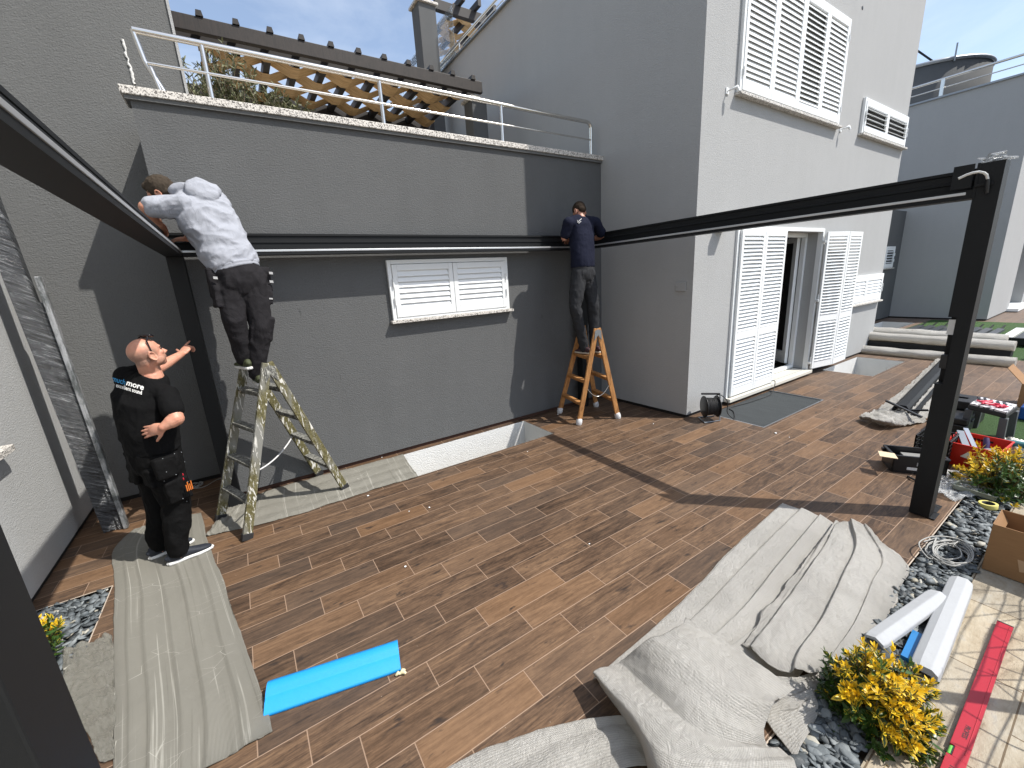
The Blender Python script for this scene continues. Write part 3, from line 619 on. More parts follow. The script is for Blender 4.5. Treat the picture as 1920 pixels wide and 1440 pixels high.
for j in range(5):
    g = MB(); vs = []; fs = []; y0 = 9.8+j*.40
    for i in range(10):
        X = 5.35+.40*i; z = 7.99 if (i+j) % 2 else 8.13
        for dx in (-.05, .05): vs += [(X+dx, y0, z-.004), (X+dx, y0+.37, z-.004), (X+dx, y0+.37, z+.004), (X+dx, y0, z+.004)]
    for k in range(19):
        for e in range(4): fs.append((4*k+e, 4*k+(e+1) % 4, 4*k+4+(e+1) % 4, 4*k+4+e))
    g.add(vs, fs); g.build('woven_batten', M['veneer'], up)
# ------------------------------------------------------------------ olive shrub on the terrace
def leaf_quad(g, base, d, nrm, L, W, curl=.15):
    d = d.normalized(); s = d.cross(nrm).normalized(); nn = s.cross(d)
    p = [base, base+d*L*.35+s*W*.5+nn*L*.03, base+d*L*.72+s*W*.42-nn*L*curl*.3, base+d*L-nn*L*curl, base+d*L*.72-s*W*.42-nn*L*curl*.3, base+d*L*.35-s*W*.5+nn*L*.03]
    mid = base+d*L*.4-nn*L*.04; mid2 = base+d*L*.75-nn*L*(curl*.5)
    o = [p[0], p[1], p[2], p[3], p[4], p[5], mid, mid2]
    g.add(o, [(0, 1, 6), (0, 6, 5), (1, 2, 7, 6), (6, 7, 4, 5), (2, 3, 7), (7, 3, 4)], True)
rnd = random.Random(11)
ol = empty('olive_shrub', 'loose grey green olive shrub behind the terrace railing', 'shrub', (.55, 6.1, 3.66))
gl = MB(); gb = MB()
def rv(s=1): return V((rnd.uniform(-1, 1), rnd.uniform(-1, 1), rnd.uniform(-1, 1)))*s
for k in range(125):
    base = V((rnd.uniform(.12, 1.0), rnd.uniform(5.8, 6.3), 3.72)); hgt = rnd.uniform(.35, .70)*(1.30 if abs(base.x-.3) < .2 else 1)
    if base.x > .8: hgt *= .75
    tip = base+V((rnd.uniform(-.30, .25), rnd.uniform(-.2, .2), hgt)); mid = base.lerp(tip, .5)+rv(.05)
    pts = [base.lerp(mid, t/4)*1 for t in range(4)]+[mid.lerp(tip, t/5)+V((0, 0, -.02*t*t/25)) for t in range(6)]
    gb.tube(pts, [.006-.0005*i for i in range(10)], 4, caps=False)
    for p, q in zip(pts, pts[1:]):
        for e in range(5):
            c = p.lerp(q, rnd.random()); leaf_quad(gl, c, ((q-p).normalized()*.6+rv(.8)), rv(1)+V((0, 0, 1)), rnd.uniform(.05, .085), rnd.uniform(.011, .018))
n = NT('olive_leaf'); c = n.noise(n.obj, 14, 3); n.set(col=n.ramp(c, [(.3, (.045, .055, .022)), (.5, (.12, .13, .06)), (.7, (.26, .27, .15))]), rough=.55)
gl.build('leaves', n.m, ol); gb.build('branches', mat_plain('olive_bark', (.22, .18, .13), .8), ol)
# ------------------------------------------------------------------ packing foam sheets
n = NT('bubble_foam_sheet'); uv = n.n('ShaderNodeUVMap').outputs[0]; ux_, uy_, _z = n.xyz(uv)
k = 2*pi/.0125
dd = n.math('MULTIPLY', n.math('SINE', n.math('MULTIPLY', n.math('ADD', ux_, n.math('MULTIPLY', uy_, .6)), k)), n.math('SINE', n.math('MULTIPLY', n.math('SUBTRACT', ux_, n.math('MULTIPLY', uy_, .6)), k)))
cr = n.noise(n.obj, 9, 6, .72, 1.6); cr2 = n.voro(n.obj, 17, 'DISTANCE_TO_EDGE'); fine = n.noise(n.obj, 90, 4, .7, 1.0)
patch = n.noise(n.obj, 2.2, 3)
film_m = n.ramp(patch, [(.46, (0, 0, 0)), (.56, (1, 1, 1))])
def ridge(s_, d_, r_=.65):
    q_ = n.noise(n.obj, s_, 5, r_, d_); return n.math('SUBTRACT', 1.0, n.math('ABSOLUTE', n.math('SUBTRACT', n.math('MULTIPLY', q_, 2.0), 1.0)))
h = n.math('ADD', n.math('MULTIPLY', dd, .20), n.math('ADD', n.math('MULTIPLY', n.math('POWER', ridge(13, 1.8), 3.0), .75), n.math('MULTIPLY', n.math('POWER', ridge(55, 1.4), 2.0), .60)))
c = n.mix(n.math('MULTIPLY', n.math('ADD', dd, 1), .5), (.45, .44, .41), (.74, .725, .68)); c = n.mix(n.math('MULTIPLY', cr, .30), c, (.70, .68, .63))  # light and shade of the dimples also put into the colour
n.set(col=c, rough=n.math('SUBTRACT', .50, n.math('MULTIPLY', film_m, .22)), spec=.6, coat=.15, normal=n.bump(h, .8, .011)); n.p.inputs['Coat Roughness'].default_value = .30; n.l(n.bump(h, .9, .014), n.p.inputs['Coat Normal'])
tr = n.n('ShaderNodeBsdfTranslucent'); n.put(tr.inputs[0], (.78, .72, .62)); mx = n.n('ShaderNodeMixShader'); mx.inputs[0].default_value = .30
n.l(n.p.outputs[0], mx.inputs[1]); n.l(tr.outputs[0], mx.inputs[2]); tp = n.n('ShaderNodeBsdfTransparent'); m2 = n.n('ShaderNodeMixShader'); n.put(m2.inputs[0], n.math('MULTIPLY', film_m, .08)); n.l(mx.outputs[0], m2.inputs[1]); n.l(tp.outputs[0], m2.inputs[2]); n.l(m2.outputs[0], n.out.inputs[0]); M['foam'] = n.m
n = NT('thin_foam_sheet_dusty'); uv = n.n('ShaderNodeUVMap').outputs[0]; ux_, uy_, _z = n.xyz(uv); k = 2*pi/.011
dd = n.math('MULTIPLY', n.math('SINE', n.math('MULTIPLY', n.math('ADD', ux_, uy_), k)), n.math('SINE', n.math('MULTIPLY', n.math('SUBTRACT', ux_, uy_), k)))
cr = n.noise(n.obj, 6, 6, .7, 1.2); crs = n.voro(n.scale(n.obj, (1, 2.2, 1)), 5, 'DISTANCE_TO_EDGE')
st = n.noise(n.scale(uv, (26, 1.6, 1)), 1.0, 4, .6, .3)
c = n.mix(n.math('MULTIPLY', n.math('ADD', dd, 1), .5), (.16, .154, .13), (.265, .255, .22)); c = n.mix(n.math('MULTIPLY', st, .5), c, (.19, .185, .16))
long_ = n.noise(n.scale(uv, (34, .55, 1)), 1.0, 3, .5, .15); c = n.mix(n.ramp(long_, [(.60, (0, 0, 0)), (.66, (.55, .55, .55)), (.70, (0, 0, 0))]), c, (.46, .45, .40)); c = n.mix(n.ramp(long_, [(.30, (.5, .5, .5)), (.36, (0, 0, 0))]), c, (.13, .125, .10))  # light and dark of the creases drawn into the colour
c = n.mix(n.math('MULTIPLY', n.ramp(crs, [(.0, (1, 1, 1)), (.007, (0, 0, 0))]), n.ramp(n.noise(n.obj, 3.1, 2), [(.52, (0, 0, 0)), (.60, (.8, .8, .8))])), c, (.55, .54, .48))
n.set(col=c, rough=.62, spec=.4, normal=n.bump(n.math('ADD', n.math('MULTIPLY', dd, .2), cr), .8, .006)); M['foam_dusty'] = n.m
n = NT('crumpled_clear_film'); cr = n.noise(n.obj, 26, 7, .75, 2.0); cr2 = n.voro(n.obj, 34, 'DISTANCE_TO_EDGE')
n.set(col=n.mix(cr, (.34, .33, .27), (.58, .56, .49)), rough=.13, spec=.9, alpha=.66, normal=n.bump(n.math('ADD', n.noise(n.obj, 48, 6, .75, 2.0), n.math('MULTIPLY', cr, .8)), 1, .03)); M['film'] = n.m
def crom(p, t):
    k = len(p)-1; f = t*k; i = min(int(f), k-1); f -= i
    a, b, c, d = p[max(i-1, 0)], p[i], p[i+1], p[min(i+2, k)]
    return .5*((2*b)+(c-a)*f+(2*a-5*b+4*c-d)*f*f+(3*b-a-3*c+d)*f*f*f)
def tri(x): return abs((x % 1.0)-.5)*2
def sheet(name, rows, nu, nv, mat, fn=None, crum=.006, cs=7, edge=.010, seed=0, thick=.003, parent=None, sub=0, base=.004):
    R3 = [[gz(p[0], p[1], (p[2] if len(p) > 2 else .006)) for p in r] for r in rows]
    P = []
    for a in range(nv+1):
        v = a/nv; col = [crom([crom(r, b/nu) for r in R3], v) for b in range(nu+1)]; P.append(col)
    g = MB(); vs = []
    L = sum((P[i+1][nu//2]-P[i][nu//2]).length for i in range(nv)); W = sum((P[nv//2][j+1]-P[nv//2][j]).length for j in range(nu))
    for a in range(nv+1):
        for b in range(nu+1):
            p = P[a][b].copy(); u = b/nu; v = a/nv
            q = V((p.x*cs+seed*9.7, p.y*cs, p.z*cs))
            ed = min(u*W, (1-u)*W, v*L, (1-v)*L)
            if ed < .001:
                p.x += edge*(noise.noise(q*.7+V((3, 1, 7)))*1.3+.35*noise.noise(q*3.1)); p.y += edge*(noise.noise(q*.7+V((31, 11, 7)))*1.3+.35*noise.noise(q*2.9+V((5, 5, 5))))
            dz = crum*(1.2*noise.noise(q)+.7*abs(noise.noise(q*2.7))+.35*noise.noise(q*6))
            if fn: dz += fn(u, v)
            p.z = max(p.z+dz, base); vs.append(p)
    fs = [(a*(nu+1)+b, a*(nu+1)+b+1, (a+1)*(nu+1)+b+1, (a+1)*(nu+1)+b) for a in range(nv) for b in range(nu)]
    g.add(vs, fs, True); o = g.build(name, mat, parent)
    uvl = o.data.uv_layers.new(name='UVMap')
    for lp in o.data.loops:
        i = lp.vertex_index; a, b = divmod(i, nu+1); uvl.data[lp.index].uv = (b/nu*W, a/nv*L)
    s = o.modifiers.new('solid', 'SOLIDIFY'); s.thickness = thick; s.offset = -1
    return o
def ridges(k, amp, sharp=1.0, ph=0):
    return lambda u, v: amp*(abs(sin(pi*k*u+ph))**sharp)*(.75+.25*sin(5*v+3*u))
def steps(lst):
    """lst of (u0, height, width): soft asymmetric folds along the sheet"""
    def f(u, v):
        z = 0
        for (u0, h, w) in lst:
            d = (u-u0-.010*sin(4*v+9*u0))/w
            z += h*max(0, (1+d*22) if d < 0 else (1-d))
        return z
    return f
GS = 'sheets of foam packing on the floor'
S = sheet('foam_sheet', [[(250, 992), (315, 975), (377, 961)], [(213, 1032), (300, 1022), (391, 1016)], [(216, 1110), (320, 1105), (425, 1108)], [(212, 1215), (335, 1210), (461, 1216)],
    [(216, 1330), (350, 1325), (495, 1310)], [(214, 1500), (350, 1460), (511, 1373)]], 70, 150, M['foam_dusty'],
    steps([(.14, .008, .10), (.27, .010, .10), (.45, .008, .10), (.60, .012, .10), (.80, .008, .12)]), crum=.003, cs=4, edge=.010, seed=1)
tag(S, 'long dusty foam strip under the shoes of the bald man, running to the near left', 'foam sheet', GS)
S = sheet('foam_sheet', [[(436, 944), (520, 915), (600, 893), (680, 872), (756, 852)], [(412, 972), (515, 945), (605, 918), (690, 895), (768, 872)], [(386, 1006), (520, 975), (615, 946), (700, 918), (784, 893)]], 150, 40, M['foam_dusty'],
    lambda u, v: .010*abs(sin(pi*4*v+.3*sin(9*u)))+(.04*abs(noise.noise(V((u*60, v*9, 2)))) if u < .09 else 0), crum=.006, edge=.012, seed=2)
tag(S, 'foam strip along the terrace wall under the painted stepladder', 'foam sheet', GS)
S = sheet('plastic_sheet', [[(118, 1225), (165, 1208), (212, 1192)], [(125, 1290), (175, 1265), (215, 1248)], [(150, 1350), (185, 1335), (215, 1330)], [(196, 1430), (205, 1428), (214, 1425)]], 40, 60, M['film'],
    lambda u, v: .05*(1-v)*abs(noise.noise(V((u*4, v*5, 0))))+.01, crum=.016, cs=12, edge=.012, seed=3)
tag(S, 'crumpled shiny plastic sheet beside the yellow shrub at the lower left', 'plastic sheet', GS)
S = sheet('foam_sheet', [[(1465, 945, .01), (1520, 962, .02), (1570, 985, .03), (1610, 1010, .03)], [(1380, 1022, .01), (1450, 1040, .03), (1520, 1060, .03), (1600, 1085, .03)], [(1278, 1128, .01), (1360, 1142, .03), (1450, 1160, .03), (1560, 1175, .03)],
    [(1185, 1212, .01), (1270, 1225, .03), (1360, 1240, .03), (1500, 1270, .02)], [(1112, 1275, .01), (1200, 1300, .02), (1330, 1320, .02), (1470, 1340, .02)]], 120, 150, M['foam'],
    steps([(.02, .012, .18), (.22, .016, .20), (.45, .024, .20), (.64, .045, .25)]), crum=.003, cs=5, edge=.010, seed=4)
tag(S, 'widest foam sheet with broad lengthwise folds, in front of the post', 'foam sheet', GS)
S = sheet('foam_sheet', [[(1558, 990, .05), (1590, 978, .08), (1625, 988, .07), (1652, 1015, .04)], [(1530, 1022, .06), (1580, 1020, .07), (1630, 1035, .06), (1675, 1055, .03), (1704, 1062, .01)],
    [(1488, 1078, .07), (1550, 1080, .08), (1610, 1085, .07), (1655, 1095, .03), (1690, 1100, .01)], [(1438, 1145, .07), (1510, 1150, .09), (1580, 1158, .08), (1625, 1160, .03), (1665, 1155, .01)],
    [(1396, 1203, .08), (1460, 1218, .10), (1530, 1232, .09), (1585, 1225, .03), (1635, 1205, .01)], [(1392, 1206, .07), (1445, 1248, .09), (1520, 1262, .08), (1560, 1245, .03), (1600, 1235, .01)]], 120, 130, M['foam'],
    steps([(.10, .022, .22), (.38, .026, .22), (.63, .014, .2)]), crum=.008, cs=7, edge=.022, seed=5)
tag(S, 'folded crinkled foam sheet on top of the widest one, its end open', 'foam sheet', GS)
S = sheet('foam_sheet', [[(1400, 1215, .02), (1440, 1262, .06), (1500, 1268, .06), (1560, 1245, .02)], [(1396, 1240, .01), (1440, 1290, .02), (1500, 1300, .03), (1545, 1272, .01)], [(1390, 1290, .01), (1440, 1325, .02), (1490, 1330, .04), (1528, 1300, .03)]], 50, 40, M['foam'], None, crum=.008, seed=6)
tag(S, 'small foam flap curling out between the folded sheet and the yellow shrub', 'foam sheet', GS)
S = sheet('foam_sheet', [[(1285, 1162, .20), (1350, 1200, .17), (1420, 1245, .13), (1490, 1300, .08)], [(1262, 1190, .21), (1325, 1240, .19), (1395, 1300, .18), (1450, 1335, .11)],
    [(1205, 1222, .15), (1270, 1290, .20), (1345, 1350, .19), (1430, 1390, .11)], [(1160, 1246, .06), (1235, 1320, .18), (1320, 1400, .19), (1465, 1420, .08)],
    [(1116, 1272, .10), (1180, 1350, .14), (1270, 1440, .16), (1490, 1460, .07)], [(1125, 1292, .01), (1200, 1395, .03), (1250, 1500, .10), (1500, 1560, .06)]], 150, 150, M['foam'],
    lambda u, v: .050*tri(v*1.9+.22*u+.35+.12*noise.noise(V((u*2, v*2, 5))))+.016*tri(v*5.3+.9*u+.35*noise.noise(V((u*3, v*3, 1))))*(.4+.6*u), crum=.006, cs=6, edge=.008, seed=7)
tag(S, 'big twisted foam sheet standing up in folds in the near foreground', 'foam sheet', GS)
S = sheet('foam_sheet', [[(822, 1450, .01), (918, 1404, .01), (1040, 1366, .01), (1140, 1346, .03), (1196, 1352, .05)], [(900, 1490, .01), (990, 1440, .02), (1080, 1405, .02), (1160, 1385, .03), (1210, 1390, .03)],
    [(980, 1560, .01), (1060, 1500, .02), (1130, 1460, .02), (1190, 1440, .03), (1235, 1440, .02)]], 120, 50, M['foam'], lambda u, v: .012*abs(sin(7*v+2*u)), crum=.006, edge=.006, seed=8)
tag(S, 'flat bubble foam sheet with neat dimples at the bottom edge of the picture', 'foam sheet', GS)
S = sheet('foam_sheet', [[(1420, 1330, .02), (1470, 1310, .03), (1520, 1290, .04)], [(1450, 1370, .02), (1495, 1345, .03), (1532, 1325, .02)], [(1490, 1420, .02), (1505, 1390, .03), (1522, 1368, .01)]], 50, 40, M['foam'], None, crum=.006, seed=9)
tag(S, 'dimpled foam scrap under the twisted sheet beside the pebbles', 'foam sheet', GS)
# wide foam wrap with the dark profile in the middle distance
S = sheet('foam_wrap', [[(1757, 672, .06), (1775, 674, .10), (1800, 682, .04)], [(1715, 712, .08), (1745, 722, .12), (1775, 730, .04)], [(1662, 755, .08), (1700, 768, .12), (1745, 775, .04)], [(1618, 778, .08), (1665, 790, .11), (1700, 790, .06), (1735, 788, .02)], [(1612, 784, .02), (1660, 798, .02), (1705, 797, .02), (1740, 790, .01)]], 60, 110, M['foam'],
    None, crum=.035, cs=9, edge=.02, seed=12)
tag(S, 'long crumpled foam wrap on the tiles beyond the front post, under a dark profile', 'foam wrap')
pr_ = empty('dark_profile', 'dark metal profile with a crossed end bracket resting on the long foam wrap', 'profile', tuple(gz(1690, 775)))
g = MB(); a = gz(1688, 768, .14); b = gz(1790, 660, .14); d = (b-a).normalized(); s = d.cross(V((0, 0, 1)))
g.prism([a+s*p+V((0, 0, q)) for p, q in ((-.09, -.05), (-.07, .03), (-.03, .06), (.05, .06), (.08, .02), (.09, -.05), (.06, -.05), (.05, .02), (-.05, .03), (-.06, -.05))], b-a); g.build('profile_body', M['alu'], pr_)
g = MB(); g.prism([a+s*p+V((0, 0, q)) for p, q in ((.12, -.05), (.12, .0), (.16, .0), (.16, -.05))], b-a); g.build('thin_profile', M['alu'], pr_)
g = MB(); g.bar(a-s*.15+V((0, 0, .09)), a+s*.22-d*.12+V((0, 0, -.02)), .03, .02); g.bar(a-s*.02-d*.05+V((0, 0, .0)), a+s*.24+d*.1+V((0, 0, .02)), .03, .02); g.build('end_bracket', M['black'], pr_)
# ------------------------------------------------------------------ slate pebbles
def pebbles(name, rect, dens, seed, xs=None, zmax=.012, skip=None, smin=.018, smax=.036):
    rnd = random.Random(seed); base = []
    for sub in (1, 2):
        fam = []
        for i in range(7):
            bm = bmesh.new(); bmesh.ops.create_icosphere(bm, subdivisions=sub, radius=1)
            o = V((i*7.3, seed, 2))
            for v in bm.verts:
                p = v.co.normalized(); k = 1+.42*noise.noise(p*1.1+o)+.20*noise.noise(p*2.6+o); v.co = V((p.x*k, p.y*k, p.z*k*(1 if abs(p.z) < .6 else .85)))
            fam.append(([v.co.copy() for v in bm.verts], [[v.index for v in f.verts] for f in bm.faces])); bm.free()
        base.append(fam)
    x0, x1, y0, y1 = rect; N = int((x1-x0)*(y1-y0)*dens); g = MB()
    for k in range(N):
        x = rnd.uniform(x0+.012, x1-.012); y = rnd.uniform(y0+.012, y1-.012)
        if skip and skip(x, y): continue
        a = rnd.uniform(smin, smax)*(.7+.8*rnd.random()**2); b = a*rnd.uniform(.40, .85); c = a*rnd.uniform(.12, .30)
        z = -.045+(zmax+.045)*rnd.random()**.7
        R = Matrix.Rotation(rnd.uniform(0, pi*2), 3, 'Z') @ Matrix.Rotation(rnd.gauss(0, .38), 3, 'X') @ Matrix.Rotation(rnd.gauss(0, .35), 3, 'Y')
        vs, fs = base[1 if x < 2.9 and x > 1.2 else 0][rnd.randrange(7)]
        m_ = 0 if rnd.random() < .93 else 1; g.m = m_
        g.add([V((x, y, z))+R @ V((p.x*a, p.y*b, p.z*c)) for p in vs], fs, True)
    g.m = 0
    return tag(g.build(name, [M['slate'], M['slate_pale']]), kind='stuff')
def slate(nm, cols):
    n = NT(nm); cell = n.noise(n.obj, 22, 2); fine = n.noise(n.scale(n.obj, (1, 1, 3)), 130, 4, .7)
    rnd_ = n.n('ShaderNodeNewGeometry').outputs['Random Per Island']
    c = n.ramp(n.math('ADD', n.math('MULTIPLY', rnd_, .7), n.math('MULTIPLY', cell, .3)), cols)
    c = n.mix(n.ramp(fine, [(.55, (0, 0, 0)), (.8, (.6, .6, .6))]), c, (.30, .31, .31))
    return n.set(col=c, rough=.62, normal=n.bump(fine, .5, .002)).m
M['slate'] = slate('grey_slate_pebble', [(.15, (.035, .042, .046)), (.4, (.085, .10, .108)), (.7, (.15, .17, .18)), (.95, (.24, .26, .26))])
M['slate_pale'] = slate('pale_pebble', [(.2, (.28, .26, .20)), (.8, (.42, .41, .36))])
pebbles('slate_pebbles', (1.25, 4.905, .322, .583), 3600, 1)
pebbles('slate_pebbles', (4.905, 6.35, .325, .60), 2200, 2, zmax=.02)
pebbles('slate_pebbles', (-1.59, -1.157, 2.5, 3.885), 2600, 3, smin=.022, smax=.045)
# ------------------------------------------------------------------ variegated yellow shrubs
n = NT('variegated_leaf'); uv = n.n('ShaderNodeUVMap').outputs[0]; u_, v_, _z = n.xyz(uv); at = n.n('ShaderNodeAttribute'); at.attribute_name = 'tint'; tint = at.outputs['Fac']
m_ = n.math('MULTIPLY', n.math('ABSOLUTE', n.math('SUBTRACT', u_, .5)), 2.0); m_ = n.math('ADD', m_, n.math('MULTIPLY', n.math('SUBTRACT', n.noise(n.obj, 130, 2), .5), .8))
m_ = n.math('ADD', m_, n.math('MULTIPLY', n.math('SUBTRACT', v_, .7, clamp=True), 1.6)); m_ = n.math('ADD', m_, n.math('MULTIPLY', n.math('SUBTRACT', tint, .5), 1.5))
gc = n.ramp(n.noise(n.obj, 25, 2), [(.3, (.018, .050, .008)), (.7, (.055, .115, .020))])
yc = n.mix(tint, (.50, .46, .070), (.80, .52, .020))
c = n.mix(n.ramp(m_, [(.50, (0, 0, 0)), (.66, (1, 1, 1))]), gc, yc)
n.set(col=c, rough=.36, spec=.5); tr = n.n('ShaderNodeBsdfTranslucent'); n.l(c, tr.inputs[0]); mx = n.n('ShaderNodeMixShader'); mx.inputs[0].default_value = .22
n.l(n.p.outputs[0], mx.inputs[1]); n.l(tr.outputs[0], mx.inputs[2]); n.l(mx.outputs[0], n.out.inputs[0]); M['leaf'] = n.m
M['stem'] = mat_plain('green_brown_stem', (.12, .10, .03), .8)
def shrub(name, label, c, rx, ry, h, N, L0, seed, yel=.30, lean=V((0, 0, 0))):
    rnd = random.Random(seed); o = empty(name, label, 'shrub', tuple(c), 'variegated yellow shrubs')
    c = V(c); gs = MB(); vs = []; fs = []; uvs = []; tn = []
    hot = [V((rnd.uniform(-.7, .7), rnd.uniform(-.7, .7), rnd.uniform(.3, 1))).normalized() for _ in range(7)]
    for k in range(N):
        while True:
            d = V((rnd.uniform(-1, 1), rnd.uniform(-1, 1), rnd.uniform(-.15, 1)))
            if .2 < d.length < 1: break
        dn = d.normalized(); rr = rnd.uniform(.60, 1.0) if rnd.random() < .8 else rnd.uniform(.3, .7)
        rr *= 1+.20*noise.noise(dn*2.3+V((seed, 0, 0)))
        tip = c+V((dn.x*rx*rr, dn.y*ry*rr, .05+dn.z*h*rr*.9))+lean*dn.z
        ax = (V((dn.x/rx, dn.y/ry, dn.z/h)).normalized()*.8+V((0, 0, .65))+V((rnd.gauss(0, .3), rnd.gauss(0, .3), rnd.gauss(0, .2)))).normalized()
        root = c+V((dn.x*rx*.25, dn.y*ry*.25, .02)); gs.tube([root, root.lerp(tip, .55)+V((0, 0, -.02)), tip], [.005, .003, .0018], 4, caps=False)
        hv = max(0, max(dn.dot(q) for q in hot)-.80)/.20
        yy = min(1, hv*1.2+rnd.random()*.36) if rnd.random() < .93 else rnd.random()
        np_ = rnd.randint(4, 6); ln = L0*rnd.uniform(.75, 1.2); q = ax.orthogonal().normalized(); q = Matrix.Rotation(rnd.uniform(0, 6.3), 3, ax) @ q
        for j in range(np_):
            t = j/(np_-1); base = tip-ax*ln*1.15*(1-t)
            for sgn in (0, 1):
                s = Matrix.Rotation(j*pi/2+sgn*pi+rnd.gauss(0, .25), 3, ax) @ q; op = rnd.uniform(.9, 1.25)*(1.15-.85*t)
                dv = (ax*cos(op)+s*sin(op)).normalized(); nn = (ax*sin(op)-s*cos(op)).normalized(); sd = dv.cross(nn)
                LL = ln*(1.0-.42*t)*rnd.uniform(.8, 1.15); W = LL*rnd.uniform(.36, .46)*.5; i0 = len(vs); cup = rnd.uniform(.10, .45)*W
                cl = rnd.uniform(-.05, .25)*LL
                rowz = ((0, .10), (.22, .72), (.50, 1.0), (.76, .72), (1.0, .06))
                for (a, w_) in rowz:
                    m0 = base+dv*LL*a-nn*cl*a*a
                    vs.extend([m0-sd*W*w_+nn*cup*w_, m0, m0+sd*W*w_+nn*cup*w_]); uvs.extend([(.5-.5*w_, a), (.5, a), (.5+.5*w_, a)])
                tt = max(0, min(1, yy*(.65+.45*t)+rnd.gauss(0, .10))); tn.extend([tt]*15)
                for a in range(4):
                    for b in range(2): fs.append((i0+a*3+b, i0+a*3+b+1, i0+(a+1)*3+b+1, i0+(a+1)*3+b))
    g = MB(); g.add(vs, fs, True); lo = g.build('leaves', M['leaf'], o)
    uvl = lo.data.uv_layers.new(name='UVMap')
    for lp in lo.data.loops: uvl.data[lp.index].uv = uvs[lp.vertex_index]
    att = lo.data.attributes.new('tint', 'FLOAT', 'POINT'); att.data.foreach_set('value', tn)
    gs.build('stems', M['stem'], o); return o
shrub('yellow_shrub', 'variegated yellow shrub in the foreground pebbles, next to the red spirit level', (2.105, .36, -.02), .235, .225, .38, 330, .047, 21)
shrub('yellow_shrub', 'variegated yellow shrub in front of the red crate, behind the tape roll', (5.28, .44, -.02), .34, .30, .44, 300, .052, 22)
shrub('yellow_shrub', 'bright yellow shrub at the far left, half hidden by the near dark post', (-1.42, 3.30, -.02), .20, .26, .27, 150, .055, 23)
# ------------------------------------------------------------------ white foam angle profiles on the pebbles
wf = mat_plain('white_expanded_foam', (.40, .415, .43), .8, var=.05, scale=40, bump=.002, bscale=260)
def angle_profile(label, a, b, prof, name='foam_profile'):
    a = V(a); b = V(b); d = (b-a).normalized(); s = d.cross(V((0, 0, 1))).normalized(); up = s.cross(d)
    g = MB(); k = 26; vs = []; n_ = len(prof)
    for i in range(k+1):
        t = i/k; c = a.lerp(b, t); e = 1-.10*math.exp(-min(t, 1-t)*40)
        for (p, q) in prof: vs.append(c+s*p*e*.78+up*q*e*.85+V((0, 0, .0012*noise.noise(V((t*30, p*40, q*40))))))
    fs = [(i*n_+j, i*n_+(j+1) % n_, (i+1)*n_+(j+1) % n_, (i+1)*n_+j) for i in range(k) for j in range(n_)]
    g.add(vs, fs, False); g.add(vs[:n_], [tuple(range(n_))]); g.add(vs[-n_:], [tuple(range(n_))])
    return tag(g.build(name, wf, bevel=.005), label, 'foam profile', 'white foam edge profiles')
angle_profile('thick white foam edge profile lying along the pebble strip beside the stone paving', gz(1733, 1262, .05), gz(1803, 1092, .06), [(-.075, -.05), (-.072, .02), (-.03, .045), (.03, .048), (.066, .02), (.07, -.05), (.045, -.055), (.035, .0), (-.04, .0), (-.05, -.055)])
angle_profile('thin slanting white foam edge profile disappearing under the yellow shrub', gz(1640, 1205, .04), gz(1762, 1118, .07), [(-.075, -.04), (-.065, .02), (.0, .045), (.055, .02), (.06, -.01), (.0, .022), (-.055, -.0), (-.06, -.045)])
g = MB(); a = gz(1700, 1238, .02); b = gz(1722, 1190, .02); g.bar(a, b, .05, .03); tag(g.build('blue_strip', mat_plain('blue_plastic', (.02, .17, .42), .4)), 'blue plastic strip between the two white foam profiles', 'strip')
# blue foam V profile on the tiles
bf = mat_plain('blue_foam', (.012, .30, .72), .55, var=.05, scale=60, bump=.0015, bscale=500)
g = MB(); P0 = V((-.243, 2.14, 0)); P1 = V((.405, 1.98, 0)); d = (P1-P0); s = V((-d.y, d.x, 0)).normalized(); k = 30
prof = [(-.083, .004), (-.070, .016), (-.028, .050), (-.010, .054), (.002, .058), (.012, .078), (.055, .088), (.078, .080), (.078, .071), (.055, .078), (.016, .066), (.006, .044), (-.010, .038), (-.03, .032), (-.062, .006)]
vs = []
for i in range(k+1):
    c = P0+d*(i/k)
    for j, (p, q) in enumerate(prof):
        en = (.010*noise.noise(V((j*1.3, 3, 0))) if i in (0, k) else 0); vs.append(c+s*p*.98+V((0, 0, q*.78+.001*noise.noise(V((i*.7, p*30, 0))))) + d.normalized()*en)
n_ = len(prof); fs = [(i*n_+j, i*n_+(j+1) % n_, (i+1)*n_+(j+1) % n_, (i+1)*n_+j) for i in range(k) for j in range(n_)]
g.add(vs, fs, True); g.add(vs[:n_], [tuple(range(n_))], False); g.add(vs[-n_:], [tuple(range(n_))], False)
tag(g.build('blue_foam_profile', bf), 'bright blue foam edge profile lying alone on the brown tiles', 'foam profile')
g = MB(); c = gz(750, 1266); rnd = random.Random(9)
for (a, b) in (((-.02, .005), (.0, .0)), ((.0, .0), (.03, .006)), ((.005, 0), (.028, -.018))):
    g.tube([V((c.x+a[0], c.y+a[1], .008)), V((c.x+(a[0]+b[0])/2+.004, c.y+(a[1]+b[1])/2, .018)), V((c.x+b[0], c.y+b[1], .010))], [.006, .011, .007], 6)
tag(g.build('tape_scrap', mat_plain('cream_tape', (.62, .56, .35), .5)), 'crumpled scrap of cream tape at the end of the blue foam profile', 'scrap')
